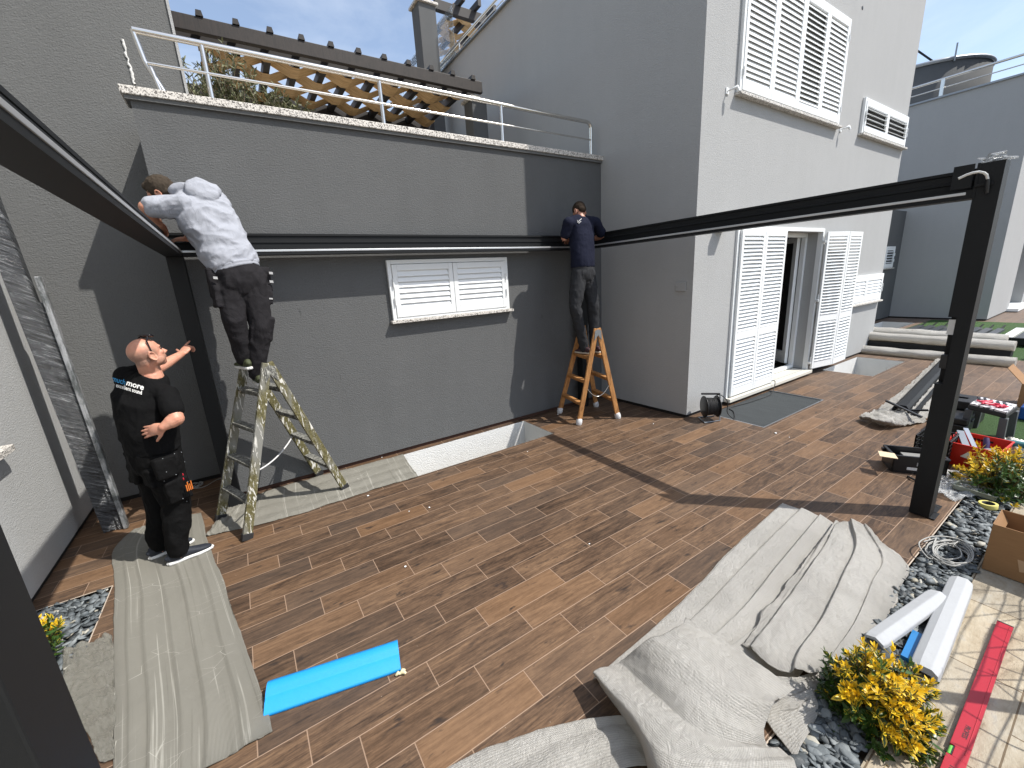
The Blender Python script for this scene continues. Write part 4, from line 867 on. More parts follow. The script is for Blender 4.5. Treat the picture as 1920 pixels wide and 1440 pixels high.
# white crumbs and dust on the tiles
rnd = random.Random(31)
crl = ['the biggest one before the doormat', 'small, right of the biggest crumb', 'left one below the light well', 'right neighbour of that left one', 'farthest forward mid floor', 'in front of the wall foam strip', 'beside the front edge of the light well', 'under the corner of the house', 'behind the front foot of the wooden ladder', 'above the widest foam sheet', 'between the light well and the painted ladder']
for (px, py) in ((1454, 813), (1480, 820), (805, 952), (767, 959), (760, 1063), (690, 930), (989, 847), (1225, 795), (1046, 777), (1105, 1020), (716, 858)):
    c = gz(px, py); g = MB(); r = rnd.uniform(.006, .012) if px != 1454 else .018
    g.ball((c.x, c.y, r*.4), r*rnd.uniform(.8, 1.4), r*.8, r*.45, 8, 5); tag(g.build('foam_crumb', M['white']), 'tiny white crumb of foam on the tiles, '+crl.pop(0), 'crumb', 'foam crumbs on the tiles')
# ------------------------------------------------------------------ spirit level, with its vial and lettering
lvl = empty('spirit_level', 'long red spirit level with a green vial lying on the stone paving', 'spirit level', (2.8, .1, 0))
n = NT('red_powder_coat'); n.set(col=(.36, .006, .020), rough=.42, normal=n.bump(n.noise(n.obj, 700, 2), .3, .0008)); RED = n.m
a = gz(1887, 1163, .05); b = gz(1775, 1470, .05); d = (b-a).normalized(); s = V((d.y, -d.x, 0)).normalized()
if s.y > 0: s = -s
a.z = b.z = 0; d.z = 0; d.normalize(); W = .060; LH = .024
g = MB()
o0 = a-s*0
vial_t = (gz(1793, 1400, .05)-gz(1887, 1163, .05)).length
g.obox(a+d*(vial_t-.03)/2+V((0, 0, LH/2)), d, s, (0, 0, 1), (vial_t-.03)/2, W/2, LH/2)
g.obox(a+d*(vial_t)+s*.008+V((0, 0, LH/2)), d, s, (0, 0, 1), .03, W/2-.008, LH/2)
g.obox(a+d*(vial_t+.03+.25)+V((0, 0, LH/2)), d, s, (0, 0, 1), .25, W/2, LH/2)
g.obox(a+d*(vial_t/2)+s*(W/2-.012)+V((0, 0, LH+.0012)), d, s, (0, 0, 1), vial_t/2-.01, .0018, .0012); g.build('level_body', RED, lvl, bevel=.003)
g = MB(); g.obox(a-d*.004+V((0, 0, LH/2)), d, s, (0, 0, 1), .004, W/2+.001, LH/2+.001); g.build('end_cap', M['black'], lvl, bevel=.001)
g = MB(); c = a+d*vial_t-s*.021+V((0, 0, LH*.55)); g.tube([c-d*.024, c+d*.024], .0085, 12)
vg = mat_plain('green_vial', (.16, .55, .10), .15); g.build('vial', vg, lvl)
g = MB(); g.obox(a+d*vial_t-s*.0165+V((0, 0, LH*.5)), d, s, (0, 0, 1), .027, .002, LH*.45); g.build('vial_holder', M['black'], lvl)
def text_mesh(txt, size, bold=0.0, shear=0.0, spacing=1.0):
    cu = bpy.data.curves.new('lettering', 'FONT'); cu.body = txt; cu.size = size; cu.offset = bold; cu.shear = shear; cu.space_character = spacing
    cu.align_x = 'CENTER'; cu.align_y = 'CENTER'; cu.resolution_u = 3
    ob = bpy.data.objects.new('lettering', cu); SC.collection.objects.link(ob); dg = bpy.context.evaluated_depsgraph_get(); dg.update()
    me = bpy.data.meshes.new_from_object(ob.evaluated_get(dg)); vs = [v.co.copy() for v in me.vertices]; fs = [tuple(p.vertices) for p in me.polygons]
    bpy.data.objects.remove(ob); bpy.data.meshes.remove(me); bpy.data.curves.remove(cu); return vs, fs
def put_text(parent, txt, size, c, ex, ey, mat, lift=.0008, name='lettering', **k):
    vs, fs = text_mesh(txt, size, **k); ex = V(ex).normalized(); ey = V(ey).normalized(); n_ = ex.cross(ey)
    g = MB(); g.add([V(c)+ex*p.x+ey*p.y+n_*lift for p in vs], fs, False); return g.build(name, mat, parent)
ink = mat_plain('dark_print', (.05, .008, .012), .5)
put_text(lvl, 'PROFESS', .022, a+d*(vial_t-.14)+V((0, 0, LH)), d, -s*-1 if (d.cross(-s)).z < 0 else -s, ink, bold=.0006)
put_text(lvl, '100', .030, a+d*(vial_t+.10)+V((0, 0, LH)), d, -s*-1 if (d.cross(-s)).z < 0 else -s, ink, bold=.0006)
# ------------------------------------------------------------------ cardboard box
n = NT('cardboard'); st = n.noise(n.scale(n.obj, (6, 6, 60)), 2, 3); n.set(col=n.mix(st, (.22, .118, .050), (.29, .16, .072)), rough=.85); CB = n.m
bx_ = empty('cardboard_box', 'open brown cardboard box at the right edge by the pebbles', 'box', (4.0, .05, 0))
cA = V((3.826, .300, 0)); ex = V((0, -1, 0)); ey = V((1, 0, 0))
if ey.x < 0: ey = -ey
BH = .335; BW = .27; BD = .50
def wallbox(g, p, q, h, t=.005, z0=.002): g.bar(V(p)+V((0, 0, z0+h/2)), V(q)+V((0, 0, z0+h/2)), t, h)
g = MB(); P = [cA, cA+ex*BD, cA+ex*BD+ey*BW, cA+ey*BW]
for i in range(4): wallbox(g, P[i], P[(i+1) % 4], BH)
g.add([p+V((0, 0, .004)) for p in P], [(0, 1, 2, 3)]); g.build('carton', CB, bx_)
def quad_th(g, a, b, c, d, t=.004):
    n_ = (b-a).cross(d-a).normalized()*t; g.prism([a, b, c, d], n_)
up_ = V((0, 0, BH))
g = MB(); quad_th(g, P[3]+up_, P[2]+up_, P[2]+up_+V((0, 0, -.05))+ey*.09, P[3]+up_+V((0, 0, -.05))+ey*.09); g.build('flap', CB, bx_)
g = MB(); quad_th(g, P[0]+up_, P[3]+up_, P[3]+up_+ex*.04+V((0, 0, -.07)), P[0]+up_+ex*.04+V((0, 0, -.07))); g.build('flap', CB, bx_)
g = MB(); quad_th(g, P[0]+ex*.13+V((0, 0, .15))-ey*.004, P[0]+ex*.19+V((0, 0, .15))-ey*.004, P[0]+ex*.18+V((0, 0, .08))-ey*.004, P[0]+ex*.15+V((0, 0, .07))-ey*.004, .0006); g.build('torn_patch', mat_plain('torn_card', (.42, .28, .17), .9), bx_)
# ------------------------------------------------------------------ coil of white cable, masking tape
rnd = random.Random(4); g = MB(); pts = []
c = V((3.79, .45, .025))
for i in range(230):
    t = i/230*2*pi*6.3; k = int(t/(2*pi)); r1 = .15+.035*sin(k*2.3); r2 = .085+.02*cos(k*1.7)
    off = V((.02*sin(k*1.9), .012*cos(k*3.1), 0))
    pts.append(c+off+V((cos(t)*r1, sin(t)*r2, .010+.012*(k % 4)+.006*sin(3*t+k))))
pts += [c+V((.15-.03*i, .10+.01*i, .02)) for i in range(5)]
cab = mat_plain('light_grey_cable', (.36, .36, .34), .45); g.tube(pts, .0042, 6); tag(g.build('cable_coil', cab), 'coil of pale cable on the pebbles left of the cardboard box', 'cable')
g = MB(); pts = [V((3.66, .50, .03)), V((3.62, .53, .05)), V((3.75, .60, .06)), V((3.95, .56, .05)), V((4.05, .45, .04)), V((3.98, .36, .03))]
g.tube([crom(pts, i/30) for i in range(31)], .0042, 6); tag(g.build('cable_loop', cab), 'single stray loop of pale cable over the pebbles behind the coil', 'cable')
tc = gz(1853, 948, .02); g = MB(); g.lathe((tc.x, tc.y, .006), (0, .08, 1), [(0, .038), (0, .056), (.036, .056), (.036, .038), (0, .038)], 32)
mt = empty('masking_tape_roll', 'yellow roll of masking tape lying on the pebbles', 'tape', (tc.x, tc.y, 0)); g.build('tape_ring', mat_plain('pale_yellow_tape', (.62, .56, .17), .55), mt, bevel=.001)
g = MB(); g.lathe((tc.x, tc.y, .0065), (0, .08, 1), [(0, .036), (0, .0378), (.0355, .0378), (.0355, .036), (0, .036)], 32); g.build('core', M['cavity'], mt)
g = MB(); g.obox((tc.x+.055, tc.y-.055, .012), (1, -.8, 0), (.8, 1, 0), (0, 0, 1), .025, .018, .001); g.build('loose_end', mt.children[0].data.materials[0], mt)
# thin pale cable behind the bald man, on the floor by the corner post
pts = [gz(418, 896, .01), gz(405, 900, .02), gz(392, 908, .02), gz(378, 914, .01), gz(360, 916, .01)]
g = MB(); path = [crom(pts, i/20) for i in range(21)]; cc = gz(360, 914)
for i in range(90): t = i/90*2*pi*3+1; path.append(V((cc.x-.02+cos(t)*(.11+.02*sin(t*.37)), cc.y+sin(t)*.07+.01*cos(t*.6), .015+.004*(i//30))))
g.tube(path, .0045, 6); tag(g.build('floor_cable', cab), 'thin pale cable coiled on the floor behind the bald man', 'cable')
# cable reel
rl = empty('cable_reel', 'black cable reel on a grey tube frame at the corner of the house', 'cable reel', (5.2, 3.05, 0))
rc = V((5.17, 3.06, .20)); ax = V((.80, -.60, 0)).normalized(); pr2 = V((-ax.y, ax.x, 0))
g = MB(); 
for t in (-.085, .085): g.lathe(rc+ax*(t-.006), ax, [(0, 0), (0, .142), (.004, .148), (.010, .148), (.014, .142), (.014, 0)], 32)
g.build('flange', M['black'], rl)
g = MB(); rnd = random.Random(8)
for i in range(22): t = -.07+.14*(i % 11)/10; r = .10+.012*(i//11)+rnd.uniform(-.003, .006); g.tube([rc+ax*(t+rnd.uniform(-.004, .004)*sin(q))+(pr2*cos(q)+V((0, 0, 1))*sin(q))*r for q in [2*pi*j/24 for j in range(24)]], .006, 5, closed=True)
g.lathe(rc-ax*.08, ax, [(0, .095), (.16, .095)], 24); g.build('wound_cable', M['rubber'], rl)
g = MB(); gm_ = M['tin']
for t in (-.02, .12):
    pass
f0 = rc+ax*.115; f1 = rc-ax*.115
g.tube([f0+pr2*.0+V((0, 0, .17)), f0+pr2*(-.02)+V((0, 0, .0)), f0-pr2*.05+V((0, 0, -.19)), f1-pr2*.12+V((0, 0, -.19)), f1-pr2*.13+V((0, 0, -.19)), f1+pr2*.10+V((0, 0, -.19))], .009, 8)
g.tube([f0+V((0, 0, -.01)), f0+pr2*.08+V((0, 0, -.08)), f0+pr2*.14+V((0, 0, -.19)), f1+pr2*.10+V((0, 0, -.19))], .009, 8); g.build('tube_frame', gm_, rl)
g = MB(); g.bar(f0+V((0, 0, .175)), f1+V((0, 0, .185))-ax*.02, .028, .024); g.lathe(f0+ax*.002, ax, [(0, 0), (0, .03), (.012, .03), (.016, 0)], 16); g.build('handle', M['black'], rl, bevel=.006)
g = MB(); pts = [rc+ax*.05+V((0, 0, .14)), rc+ax*.12+V((0, 0, .16)), rc+ax*.22+V((0, 0, .06)), rc+ax*.23+V((0, 0, -.10)), V((5.42, 2.86, .01)), V((5.6, 2.95, -.004)), V((5.75, 3.05, -.004)), V((5.88, 3.17, -.004)), V((6.3, 3.12, .0)), V((6.9, 3.10, .0)), V((7.15, 3.16, .05)), V((7.22, 3.19, .16)), V((7.26, 3.30, .12))]
g.tube([crom(pts, i/70) for i in range(71)], .006, 7); g.build('loose_cable', M['rubber'], rl)
# ------------------------------------------------------------------ people
from mathutils.bvhtree import BVHTree
def remesh(g, name, mat, parent, vox, smooth=6, fn=None, attr=None):
    """overlapping closed shapes become one continuous surface"""
    me = bpy.data.meshes.new('tmp'); me.from_pydata([tuple(p) for p in g.v], [], g.f)
    bm = bmesh.new(); bm.from_mesh(me); bmesh.ops.recalc_face_normals(bm, faces=bm.faces); bm.to_mesh(me); bm.free()
    ob = bpy.data.objects.new('tmp', me); SC.collection.objects.link(ob)
    md = ob.modifiers.new('r', 'REMESH'); md.mode = 'VOXEL'; md.voxel_size = vox; md.use_smooth_shade = True
    if smooth: sm = ob.modifiers.new('s', 'SMOOTH'); sm.factor = .5; sm.iterations = smooth
    dg = bpy.context.evaluated_depsgraph_get(); dg.update(); out = bpy.data.meshes.new_from_object(ob.evaluated_get(dg))
    bpy.data.objects.remove(ob); bpy.data.meshes.remove(me)
    if fn:
        nr = [v.normal.copy() for v in out.vertices]
        for v, n_ in zip(out.vertices, nr): v.co = fn(v.co.copy(), n_)
    vals = [attr(v.co) for v in out.vertices] if attr else None
    off = V(parent.location)
    if parent.parent: off += V(parent.parent.location)
    for v in out.vertices: v.co = v.co-off
    out.name = name
    if vals: a = out.attributes.new('mask', 'FLOAT', 'POINT'); a.data.foreach_set('value', vals)
    o = link(name, out, mat, parent)
    for p in out.polygons: p.use_smooth = True
    return o
def limb(g, pts, rad, n=14, flat=None):
    g.tube(pts, rad, n)
    for p, r in zip(pts, rad): g.ball(p, r*1.0, n=12, m=8)
def rings(g, R, n=20, pw=2.3):
    """R: list of (centre, right, forward, rx, ry) closed body of elliptical sections"""
    vs = []; k = len(R)
    for (c, r, f, rx, ry) in R:
        for j in range(n):
            q = 2*pi*j/n; a = cos(q); b = sin(q)
            vs.append(V(c)+V(r)*rx*math.copysign(abs(a)**(2/pw), a)+V(f)*ry*math.copysign(abs(b)**(2/pw), b))
    fs = [(i*n+j, i*n+(j+1) % n, (i+1)*n+(j+1) % n, (i+1)*n+j) for i in range(k-1) for j in range(n)]
    g.add(vs, fs, True); g.add(vs[:n], [tuple(range(n))]); g.add(vs[-n:], [tuple(range(n))])
    c, r, f, rx, ry = R[0]; g.ball(c, min(rx, ry)*.9, n=12, m=8); c, r, f, rx, ry = R[-1]; g.ball(c, min(rx, ry)*.6, n=12, m=8)
def folds(amp, sx, seed, axis=None, lo=1.0):
    ax = V(axis).normalized() if axis is not None else V((0, 0, 1))
    def f(p, n_):
        q = p+V((seed*3.1, seed, 0)); al = q.dot(ax); st = (q-ax*al)*sx*1.15+ax*al*sx*.85
        a = noise.noise(st+V((1, 2, 3))*seed); b = noise.noise(st*2.1+V((5, 1, 0)))
        return p+n_*amp*((1-abs(a)*2.6)*.7+(1-abs(b)*2.4)*.35)
    return f
def frame(d, up): d = V(d).normalized(); r = d.cross(V(up)).normalized(); return d, r, r.cross(d)
def head(g, c, fwd, up, s=1.0, ears=True):
    """c: centre of skull; head height about .235 m"""
    f, r, u = frame(fwd, up); M3 = Matrix((r, f, u)).transposed(); P = lambda x, y, z: c+(r*x+f*y+u*z)*s
    g.ball(P(0, -.008, .022), .077*s, .098*s, .092*s, 20, 14, M3)       # skull
    g.ball(P(0, .030, -.035), .060*s, .066*s, .078*s, 16, 12, M3)       # face
    g.ball(P(0, .052, -.088), .034*s, .034*s, .028*s, 12, 8, M3)        # chin
    for q in (-1, 1): g.ball(P(.040*q, .020, -.062), .026*s, .050*s, .034*s, 12, 8, M3); g.ball(P(.034*q, .066, -.022), .023*s, .024*s, .020*s, 12, 8, M3)
    g.ball(P(0, .075, .022), .050*s, .020*s, .013*s, 14, 8, M3)         # brow
    g.tube([P(0, .084, .012), P(0, .100, -.018), P(0, .112, -.034), P(0, .098, -.044)], [.008*s, .011*s, .014*s, .010*s], 10)
    for q in (-1, 1): g.ball(P(.012*q, .098, -.037), .009*s, n=10, m=6)
    g.ball(P(0, .088, -.058), .022*s, .011*s, .007*s, 12, 6, M3); g.ball(P(0, .087, -.068), .020*s, .010*s, .007*s, 12, 6, M3)
    if ears:
        for q in (-1, 1):
            pts = [P((.080+.010*abs(sin(t)))*q, -.008+.019*cos(t)-.004*sin(t), -.018+.032*sin(t)) for t in [2*pi*i/14 for i in range(14)]]
            g.tube(pts, [.0065*s]*14, 6, closed=True); g.ball(P(.078*q, -.006, -.020), .006*s, .016*s, .026*s, 10, 6, M3); g.ball(P(.080*q, .004, -.046), .007*s, .009*s, .010*s, 8, 6, M3)
    return P
def hand(g, wrist, d, palm_n, side, curl=(.3, .3, .3, .3), thumb=(.7, .3), s=1.0, spread=.06):
    """d: towards the fingertips, palm_n: out of the palm, side=+1 when the thumb lies along d x palm_n"""
    d = V(d).normalized(); pn = V(palm_n); pn = (pn-d*pn.dot(d)).normalized(); t = d.cross(pn)*side; W = V(wrist); M3 = Matrix((t, d, pn)).transposed()
    g.ball(W+d*.050*s, .042*s, .056*s, .017*s, 14, 10, M3); g.ball(W+d*.028*s+t*.018*s+pn*.006*s, .020*s, .034*s, .016*s, 12, 8, M3)
    g.ball(W+d*.030*s-t*.018*s+pn*.004*s, .018*s, .034*s, .014*s, 12, 8, M3)
    L = ((.030, .040, .024, .020), (.010, .045, .028, .021), (-.010, .041, .026, .020), (-.029, .032, .020, .018))
    for i, (x, a, b, c) in enumerate(L):
        p = W+d*(.086-(.004 if i in (0, 3) else 0)-(.006 if i == 3 else 0))*s+t*x*s; ang = curl[i]*.75; dv = (d+t*spread*(1.5-i)).normalized(); pts = [p-d*.020*s]; pts.append(p); q = p
        for L_, w_ in ((a, 1.0), (b, 1.15), (c, .8)):
            v = dv*cos(ang)+pn*sin(ang); q = q+v*L_*s; pts.append(q); ang += curl[i]*w_
        r0 = (.0090, .0094, .0090, .0080)[i]*s; limb(g, pts, [r0*1.05, r0*1.05, r0*.96, r0*.88, r0*.72], 10)
    p = W+d*.020*s+t*.026*s+pn*.004*s; v1 = (d*cos(thumb[0])+t*sin(thumb[0])+pn*.15).normalized(); v2 = (v1*cos(thumb[1])+d*sin(thumb[1])+pn*.1).normalized()
    limb(g, [p-v1*.010*s, p+v1*.034*s, p+v1*.034*s+v2*.032*s, p+v1*.034*s+v2*.056*s], [.0135*s, .0115*s, .0100*s, .0085*s], 10)
def shoe(g, gs, heel, toe, s=1.0, z0=None):
    """heel/toe: ground points; upper to g, sole to gs"""
    H = V(heel); T = V(toe); d = (T-H).normalized(); r = d.cross(V((0, 0, 1))).normalized(); L = .285*s; up = r.cross(d)
    prof = ((0, .026, .030), (.04, .036, .036), (.12, .034, .034), (.19, .045, .040), (.245, .038, .034), (.285, .018, .020))
    rings(gs, [(H+d*(.004+a*s)+up*.014*s, r, up, w_*s, .015*s) for a, w_, h in prof], 16, 3)
    rings(g, [(H+d*(.008+a*s)+up*(.018+hh*.5)*s, r, up, w_*s*.96, hh*.5*s) for a, w_, hh in ((0, .024, .075), (.035, .034, .085), (.09, .034, .080), (.14, .037, .066), (.19, .043, .048), (.24, .038, .036), (.272, .022, .022))], 16, 2.3)
def skinmat(name, base, stub=(.14, .105, .085)):
    n = NT(name); f = n.noise(n.obj, 22, 4); at = n.n('ShaderNodeAttribute'); at.attribute_name = 'mask'
    c = n.ramp(f, [(.35, tuple(q*f_ for q, f_ in zip(base, (.94, .82, .80)))), (.65, base)]); sp = n.noise(n.obj, 420, 2)
    c = n.mix(n.math('MULTIPLY', at.outputs['Fac'], n.math('ADD', .35, n.math('MULTIPLY', sp, .6))), c, stub)
    return n.set(col=c, rough=.46, spec=.4, sss=.06, normal=n.bump(n.noise(n.obj, 180, 3), .3, .0012)).m
def cloth(name, col, var=.18, weave=900, rough=.9, sheen=.0):
    n = NT(name); a = n.noise(n.obj, 12, 5, .6); b = n.noise(n.obj, weave, 2); c = n.mix(n.math('ADD', n.math('MULTIPLY', a, .6), n.math('MULTIPLY', b, .4)), tuple(q*(1-var) for q in col), tuple(q*(1+var) for q in col))
    cr = n.noise(n.scale(n.obj, (1, 1, .8)), 12, 5, .6, 1.1)
    return n.set(col=c, rough=rough, sheen=sheen, spec=.12, normal=n.bump(n.math('ADD', n.math('MULTIPLY', cr, 1.0), n.math('MULTIPLY', b, .03)), .8, .012)).m
M['tee_black'] = cloth('black_cotton', (.0055, .0056, .006)); M['work_black'] = cloth('black_work_cloth', (.0045, .0045, .0047), rough=.8)
M['work_grey'] = cloth('dark_grey_work_cloth', (.019, .018, .020)); M['navy'] = cloth('navy_cotton', (.012, .014, .028)); M['jog_grey'] = cloth('charcoal_cotton', (.032, .033, .036))
M['hoodie'] = cloth('pale_grey_jersey', (.32, .335, .375), var=.09, rough=.95)
M['sole'] = mat_plain('white_sole', (.70, .70, .68), .5)
Z = V((0, 0, 1))
# ---- person 1: bald man in black, hand on hip, other arm stretched towards the corner post
def bald_man():
    hc = gy(275, 663, 3.98); o = empty('person', 'bald man in a black lettered t-shirt and black work trousers, arm stretched to the wall', 'person', (-.75, 4.0, 0))
    F1 = V((.56, .83, 0)).normalized(); R1 = F1.cross(Z); F0 = V((.86, .51, 0)).normalized(); R0 = F0.cross(Z)
    neck = gy(281, 694, 4.01); chest = gy(268, 748, 4.02); pel = gy(291, 852, 4.03); waist = gy(282, 812, 4.03)
    shc = gy(272, 712, 4.03)
    Rs = gy(314, 738, 3.89); Ls = gy(234, 702, 4.15); shc = Rs.lerp(Ls, .5); R1 = (Rs-Ls).normalized(); F1 = (F1-R1*F1.dot(R1)).normalized()
    Re = gy(330, 785, 3.76); Rw = gy(306, 801, 3.74)
    Lw = gy(340, 664, 4.40); Le = gy(297, 690, 4.22)
    hipR = pel+R0*.095-Z*.04; hipL = pel-R0*.095-Z*.04
    ankR = V((-.745, 3.925, .11)); ankL = V((-.885, 4.125, .11)); kneeR = hipR.lerp(ankR, .50)+F0*.035; kneeL = hipL.lerp(ankL, .50)+F0*.03
    g = MB(); hf = V((.80, .50, .28)); P = head(g, hc, hf, V((-.28, -.1, 1)), 1.02)
    limb(g, [hc-Z*.05-F1*.02, neck, neck-Z*.06], [.062, .066, .075])
    limb(g, [Rs, Rs.lerp(Re, .5), Re], [.056, .054, .050]); limb(g, [Re, Re.lerp(Rw, .35), Rw], [.052, .048, .030])
    limb(g, [Ls, Ls.lerp(Le, .5), Le], [.052, .047, .042]); limb(g, [Le, Le.lerp(Lw, .35), Lw], [.043, .042, .027])
    hand(g, Rw, gy(280, 808, 3.79)-Rw, F1*.9, 1, (.16, .16, .16, .18), (.8, .4), 1.05)
    ld = (Lw-Le).normalized(); hand(g, Lw+ld*.01, gy(361, 639, 4.52)-Lw, V((.5, .8, -.3)), 1, (.05, .9, 1.0, 1.0), (1.05, .2), 1.02, .02)
    rings(g, [(pel-Z*.05, R0, F0, .15, .10), (waist, R0, F0, .16, .12), (chest, R1, F1, .17, .12), (shc-Z*.02, R1, F1, .14, .08)])
    for h, k, a in ((hipR, kneeR, ankR), (hipL, kneeL, ankL)): limb(g, [h, h.lerp(k, .5), k, k.lerp(a, .35), a, a-Z*.05], [.085, .075, .055, .055, .038, .035])
    hfn, hr, hu = frame(hf, V((-.28, -.1, 1)))
    def stub(p):
        q = p-hc; x, y, z = q.dot(hr), q.dot(hfn), q.dot(hu)
        if abs(x) > .10 or q.length > .14: return 0
        m_ = 0
        if y < .045 and -.075 < z < .075: m_ = max(0, min(1, (.055-z)/.04))*max(0, min(1, (.045-y)/.03))*max(0, min(1, (z+.075)/.03))
        if y > .0 and z < -.030: m_ = max(m_, .55*max(0, min(1, (-z-.03)/.03)))
        if abs(x) > .079: m_ = 0
        return m_
    remesh(g, 'body', skinmat('fair_skin', (.56, .29, .20)), o, .0045, 3, attr=stub)
    g = MB(); 
    for q in (-1, 1): g.ball(P(.030*q, .082, .000), .0085, n=10, m=8)
    g.build('eyes', mat_plain('dark_eye', (.03, .02, .015), .2), o)
    # shirt
    g = MB(); rings(g, [(pel+Z*.04, R0, F0, .192, .150), (waist+Z*.01, R0, F0, .200, .168), (waist.lerp(chest, .5), (R0+R1).normalized(), (F0+F1).normalized(), .202, .162), (chest, R1, F1, .200, .146), (shc-Z*.075, R1, F1, .190, .130), (shc-Z*.02, R1, F1, .165, .105), (neck-Z*.055, R1, F1, .098, .085), (neck-Z*.030, R1, F1, .078, .075)], 26)
    a = Rs.lerp(Re, .62); limb(g, [shc+R1*.08-Z*.02, Rs-Z*.01, Rs.lerp(Re, .35), a], [.070, .070, .072, .072]); b = Ls.lerp(Le, .62); limb(g, [shc-R1*.08-Z*.02, Ls-Z*.01, b], [.070, .068, .066])
    limb(g, [Ls-Z*.02+R1*.02, Ls-Z*.12+R1*.015, chest-R1*.135, waist-R1*.13+Z*.05], [.075, .085, .085, .085])
    sh = remesh(g, 't_shirt', M['tee_black'], o, .008, 5, folds(.008, 7, 2, (.3, .2, 1), .9))
    # trousers
    g = MB(); rings(g, [(pel-Z*.12, R0, F0, .150, .130), (pel-Z*.03, R0, F0, .182, .150), (pel+Z*.06, R0, F0, .180, .150)], 24)
    for h, k, a in ((hipR, kneeR, ankR), (hipL, kneeL, ankL)): limb(g, [h, h.lerp(k, .5), k, k.lerp(a, .5), a+Z*.07, a-Z*.0], [.118, .108, .092, .086, .074, .066])
    for s_, h, k in ((1, hipR, kneeR), (-1, hipL, kneeL)):
        c = h.lerp(k, .62)+R0*.095*s_; g.obox(c, (k-h), R0, F0, .085, .022, .075); c = h.lerp(k, .05)+R0*.11*s_-F0*.04; g.obox(c, (k-h), R0, F0, .08, .028, .065)
        g.obox(h.lerp(k, .25)-F0*.12, (k-h), R0, F0, .07, .06, .012)
    tr = remesh(g, 'trousers', M['work_black'], o, .008, 5, folds(.010, 8, 4, (0, 0, 1), 1.0))
    g = MB(); rnd = random.Random(3)
    bv = BVHTree.FromPolygons([tuple(v.co+V(o.location)) for v in tr.data.vertices], [tuple(p.vertices) for p in tr.data.polygons])
    for (px, py) in ((296, 846), (305, 860), (327, 851), (340, 848), (308, 902), (352, 903), (343, 935), (350, 940), (312, 885), (240, 848), (330, 890), (346, 866)):
        rd = ray(px, py).normalized(); hit = bv.ray_cast(CAM, rd)
        if hit[0]: g.ball(hit[0], .004, n=8, m=6)
    g.build('rivets', M['tin'], o)
    g = MB(); 
    for (px, py, dx) in ((343, 890, -1), (344, 898, -2)): 
        hit = bv.ray_cast(CAM, ray(px, py).normalized())
        if hit[0]: g.ball(hit[0], .005, .005, .012, n=8, m=6)
    g.build('red_tag', RED, o)
    g = MB(); hb = hipR+R0*.17+F0*.03-Z*.24
    for i in range(4): g.tube([hb+F0*.012*i, hb+F0*.012*i+Z*(.05+.02*(i % 2))], .004, 6)
    g.build('pocket_tools', [mat_plain('orange_handle', (.65, .18, .03), .4)], o)
    # lettering on the back of the shirt
    bv = BVHTree.FromPolygons([tuple(v.co+V(o.location)) for v in sh.data.vertices], [tuple(p.vertices) for p in sh.data.polygons])
    white_i = mat_plain('white_print', (.78, .78, .76), .6); blue_i = mat_plain('blue_print', (.03, .30, .62), .6)
    hit = bv.ray_cast(CAM, ray(239, 722).normalized())[0]
    cpt = hit if hit is not None else chest; rowu = Z; rgt = V((R1.x, R1.y, R1.z*.45)).normalized()
    ei = V((1, .30)); ni = V((.05, -1.0))
    def proj(txt, c, wpx, hpx, mat, bold=0.0, shear=0.0):
        vs, fs = text_mesh(txt, 1.0, bold=bold, shear=shear); x0 = min(p.x for p in vs); x1 = max(p.x for p in vs); bm = bmesh.new(); vv = [bm.verts.new(p) for p in vs]
        for f_ in fs:
            try: bm.faces.new([vv[i] for i in f_])
            except ValueError: pass
        bmesh.ops.triangulate(bm, faces=bm.faces)
        for _ in range(2): bmesh.ops.subdivide_edges(bm, edges=[e for e in bm.edges if e.calc_length() > .12], cuts=1, use_grid_fill=False); bmesh.ops.triangulate(bm, faces=bm.faces)
        bm.verts.index_update(); out = []
        for v in bm.verts:
            q = V(c)+ei*((v.co.x-(x0+x1)/2)/(x1-x0)*wpx)+ni*(v.co.y*hpx); rd = ray(q.x, q.y).normalized(); h_ = bv.ray_cast(CAM, rd)
            out.append(h_[0]-rd*.004 if h_[0] else None)
        g = MB(); fc = [tuple(v.index for v in f.verts) for f in bm.faces if all(out[v.index] is not None for v in f.verts)]; g.add([q if q is not None else cpt for q in out], fc, False); bm.free(); return g.build('lettering', mat, sh)
    proj('s', (207, 708.5), 5, 13, white_i, bold=.02, shear=.18); proj('much', (222.5, 713.5), 25, 14, blue_i, bold=.012, shear=.18); proj('more', (253, 722), 33, 15, white_i, bold=.025, shear=.22)
    proj('an excellent sound', (237, 728), 58, 10.5, white_i, bold=.022)
    # shoes
    dT = V((.975, .22, 0)).normalized()
    for a, d_ in ((ankR, dT), (ankL, V((.95, .30, 0)).normalized())):
        g = MB(); gs = MB(); h = V((a.x, a.y, .006))-d_*.085; shoe(g, gs, h, h+d_*.28, 1.04)
        g.ball(a-Z*.01, .045, n=12, m=8)
        for i in range(4): c = h+d_*(.125+.022*i)+Z*(.088-.010*i); r_ = d_.cross(Z); g.tube([c-r_*.026, c+Z*.006, c+r_*.026], .0035, 6)
        s_ = remesh(g, 'shoe', mat_plain('navy_black_knit', (.013, .017, .026), .7, bump=.002, bscale=300), o, .005, 3)
        remesh(gs, 'sole', M['sole'], s_, .005, 2)
    # sunglasses pushed up on the head
    g = MB(); 
    for q in (-1, 1):
        pts = [P(.078*q, -.004, -.035), P(.083*q, .004, .03), P(.074*q, .016, .085), P(.058*q, .045, .113)]; g.tube(pts, [.0035, .004, .005, .006], 8)
    for q in (-1, 1):
        c = P(.034*q, .058, .108); f_, r_, u_ = hfn, hr, hu; g.ball(c+hu*.004, .043, .012, .034, 14, 8, Matrix((r_, (hu*.85+hfn*.5).normalized(), (hfn*.85-hu*.5).normalized())).transposed())
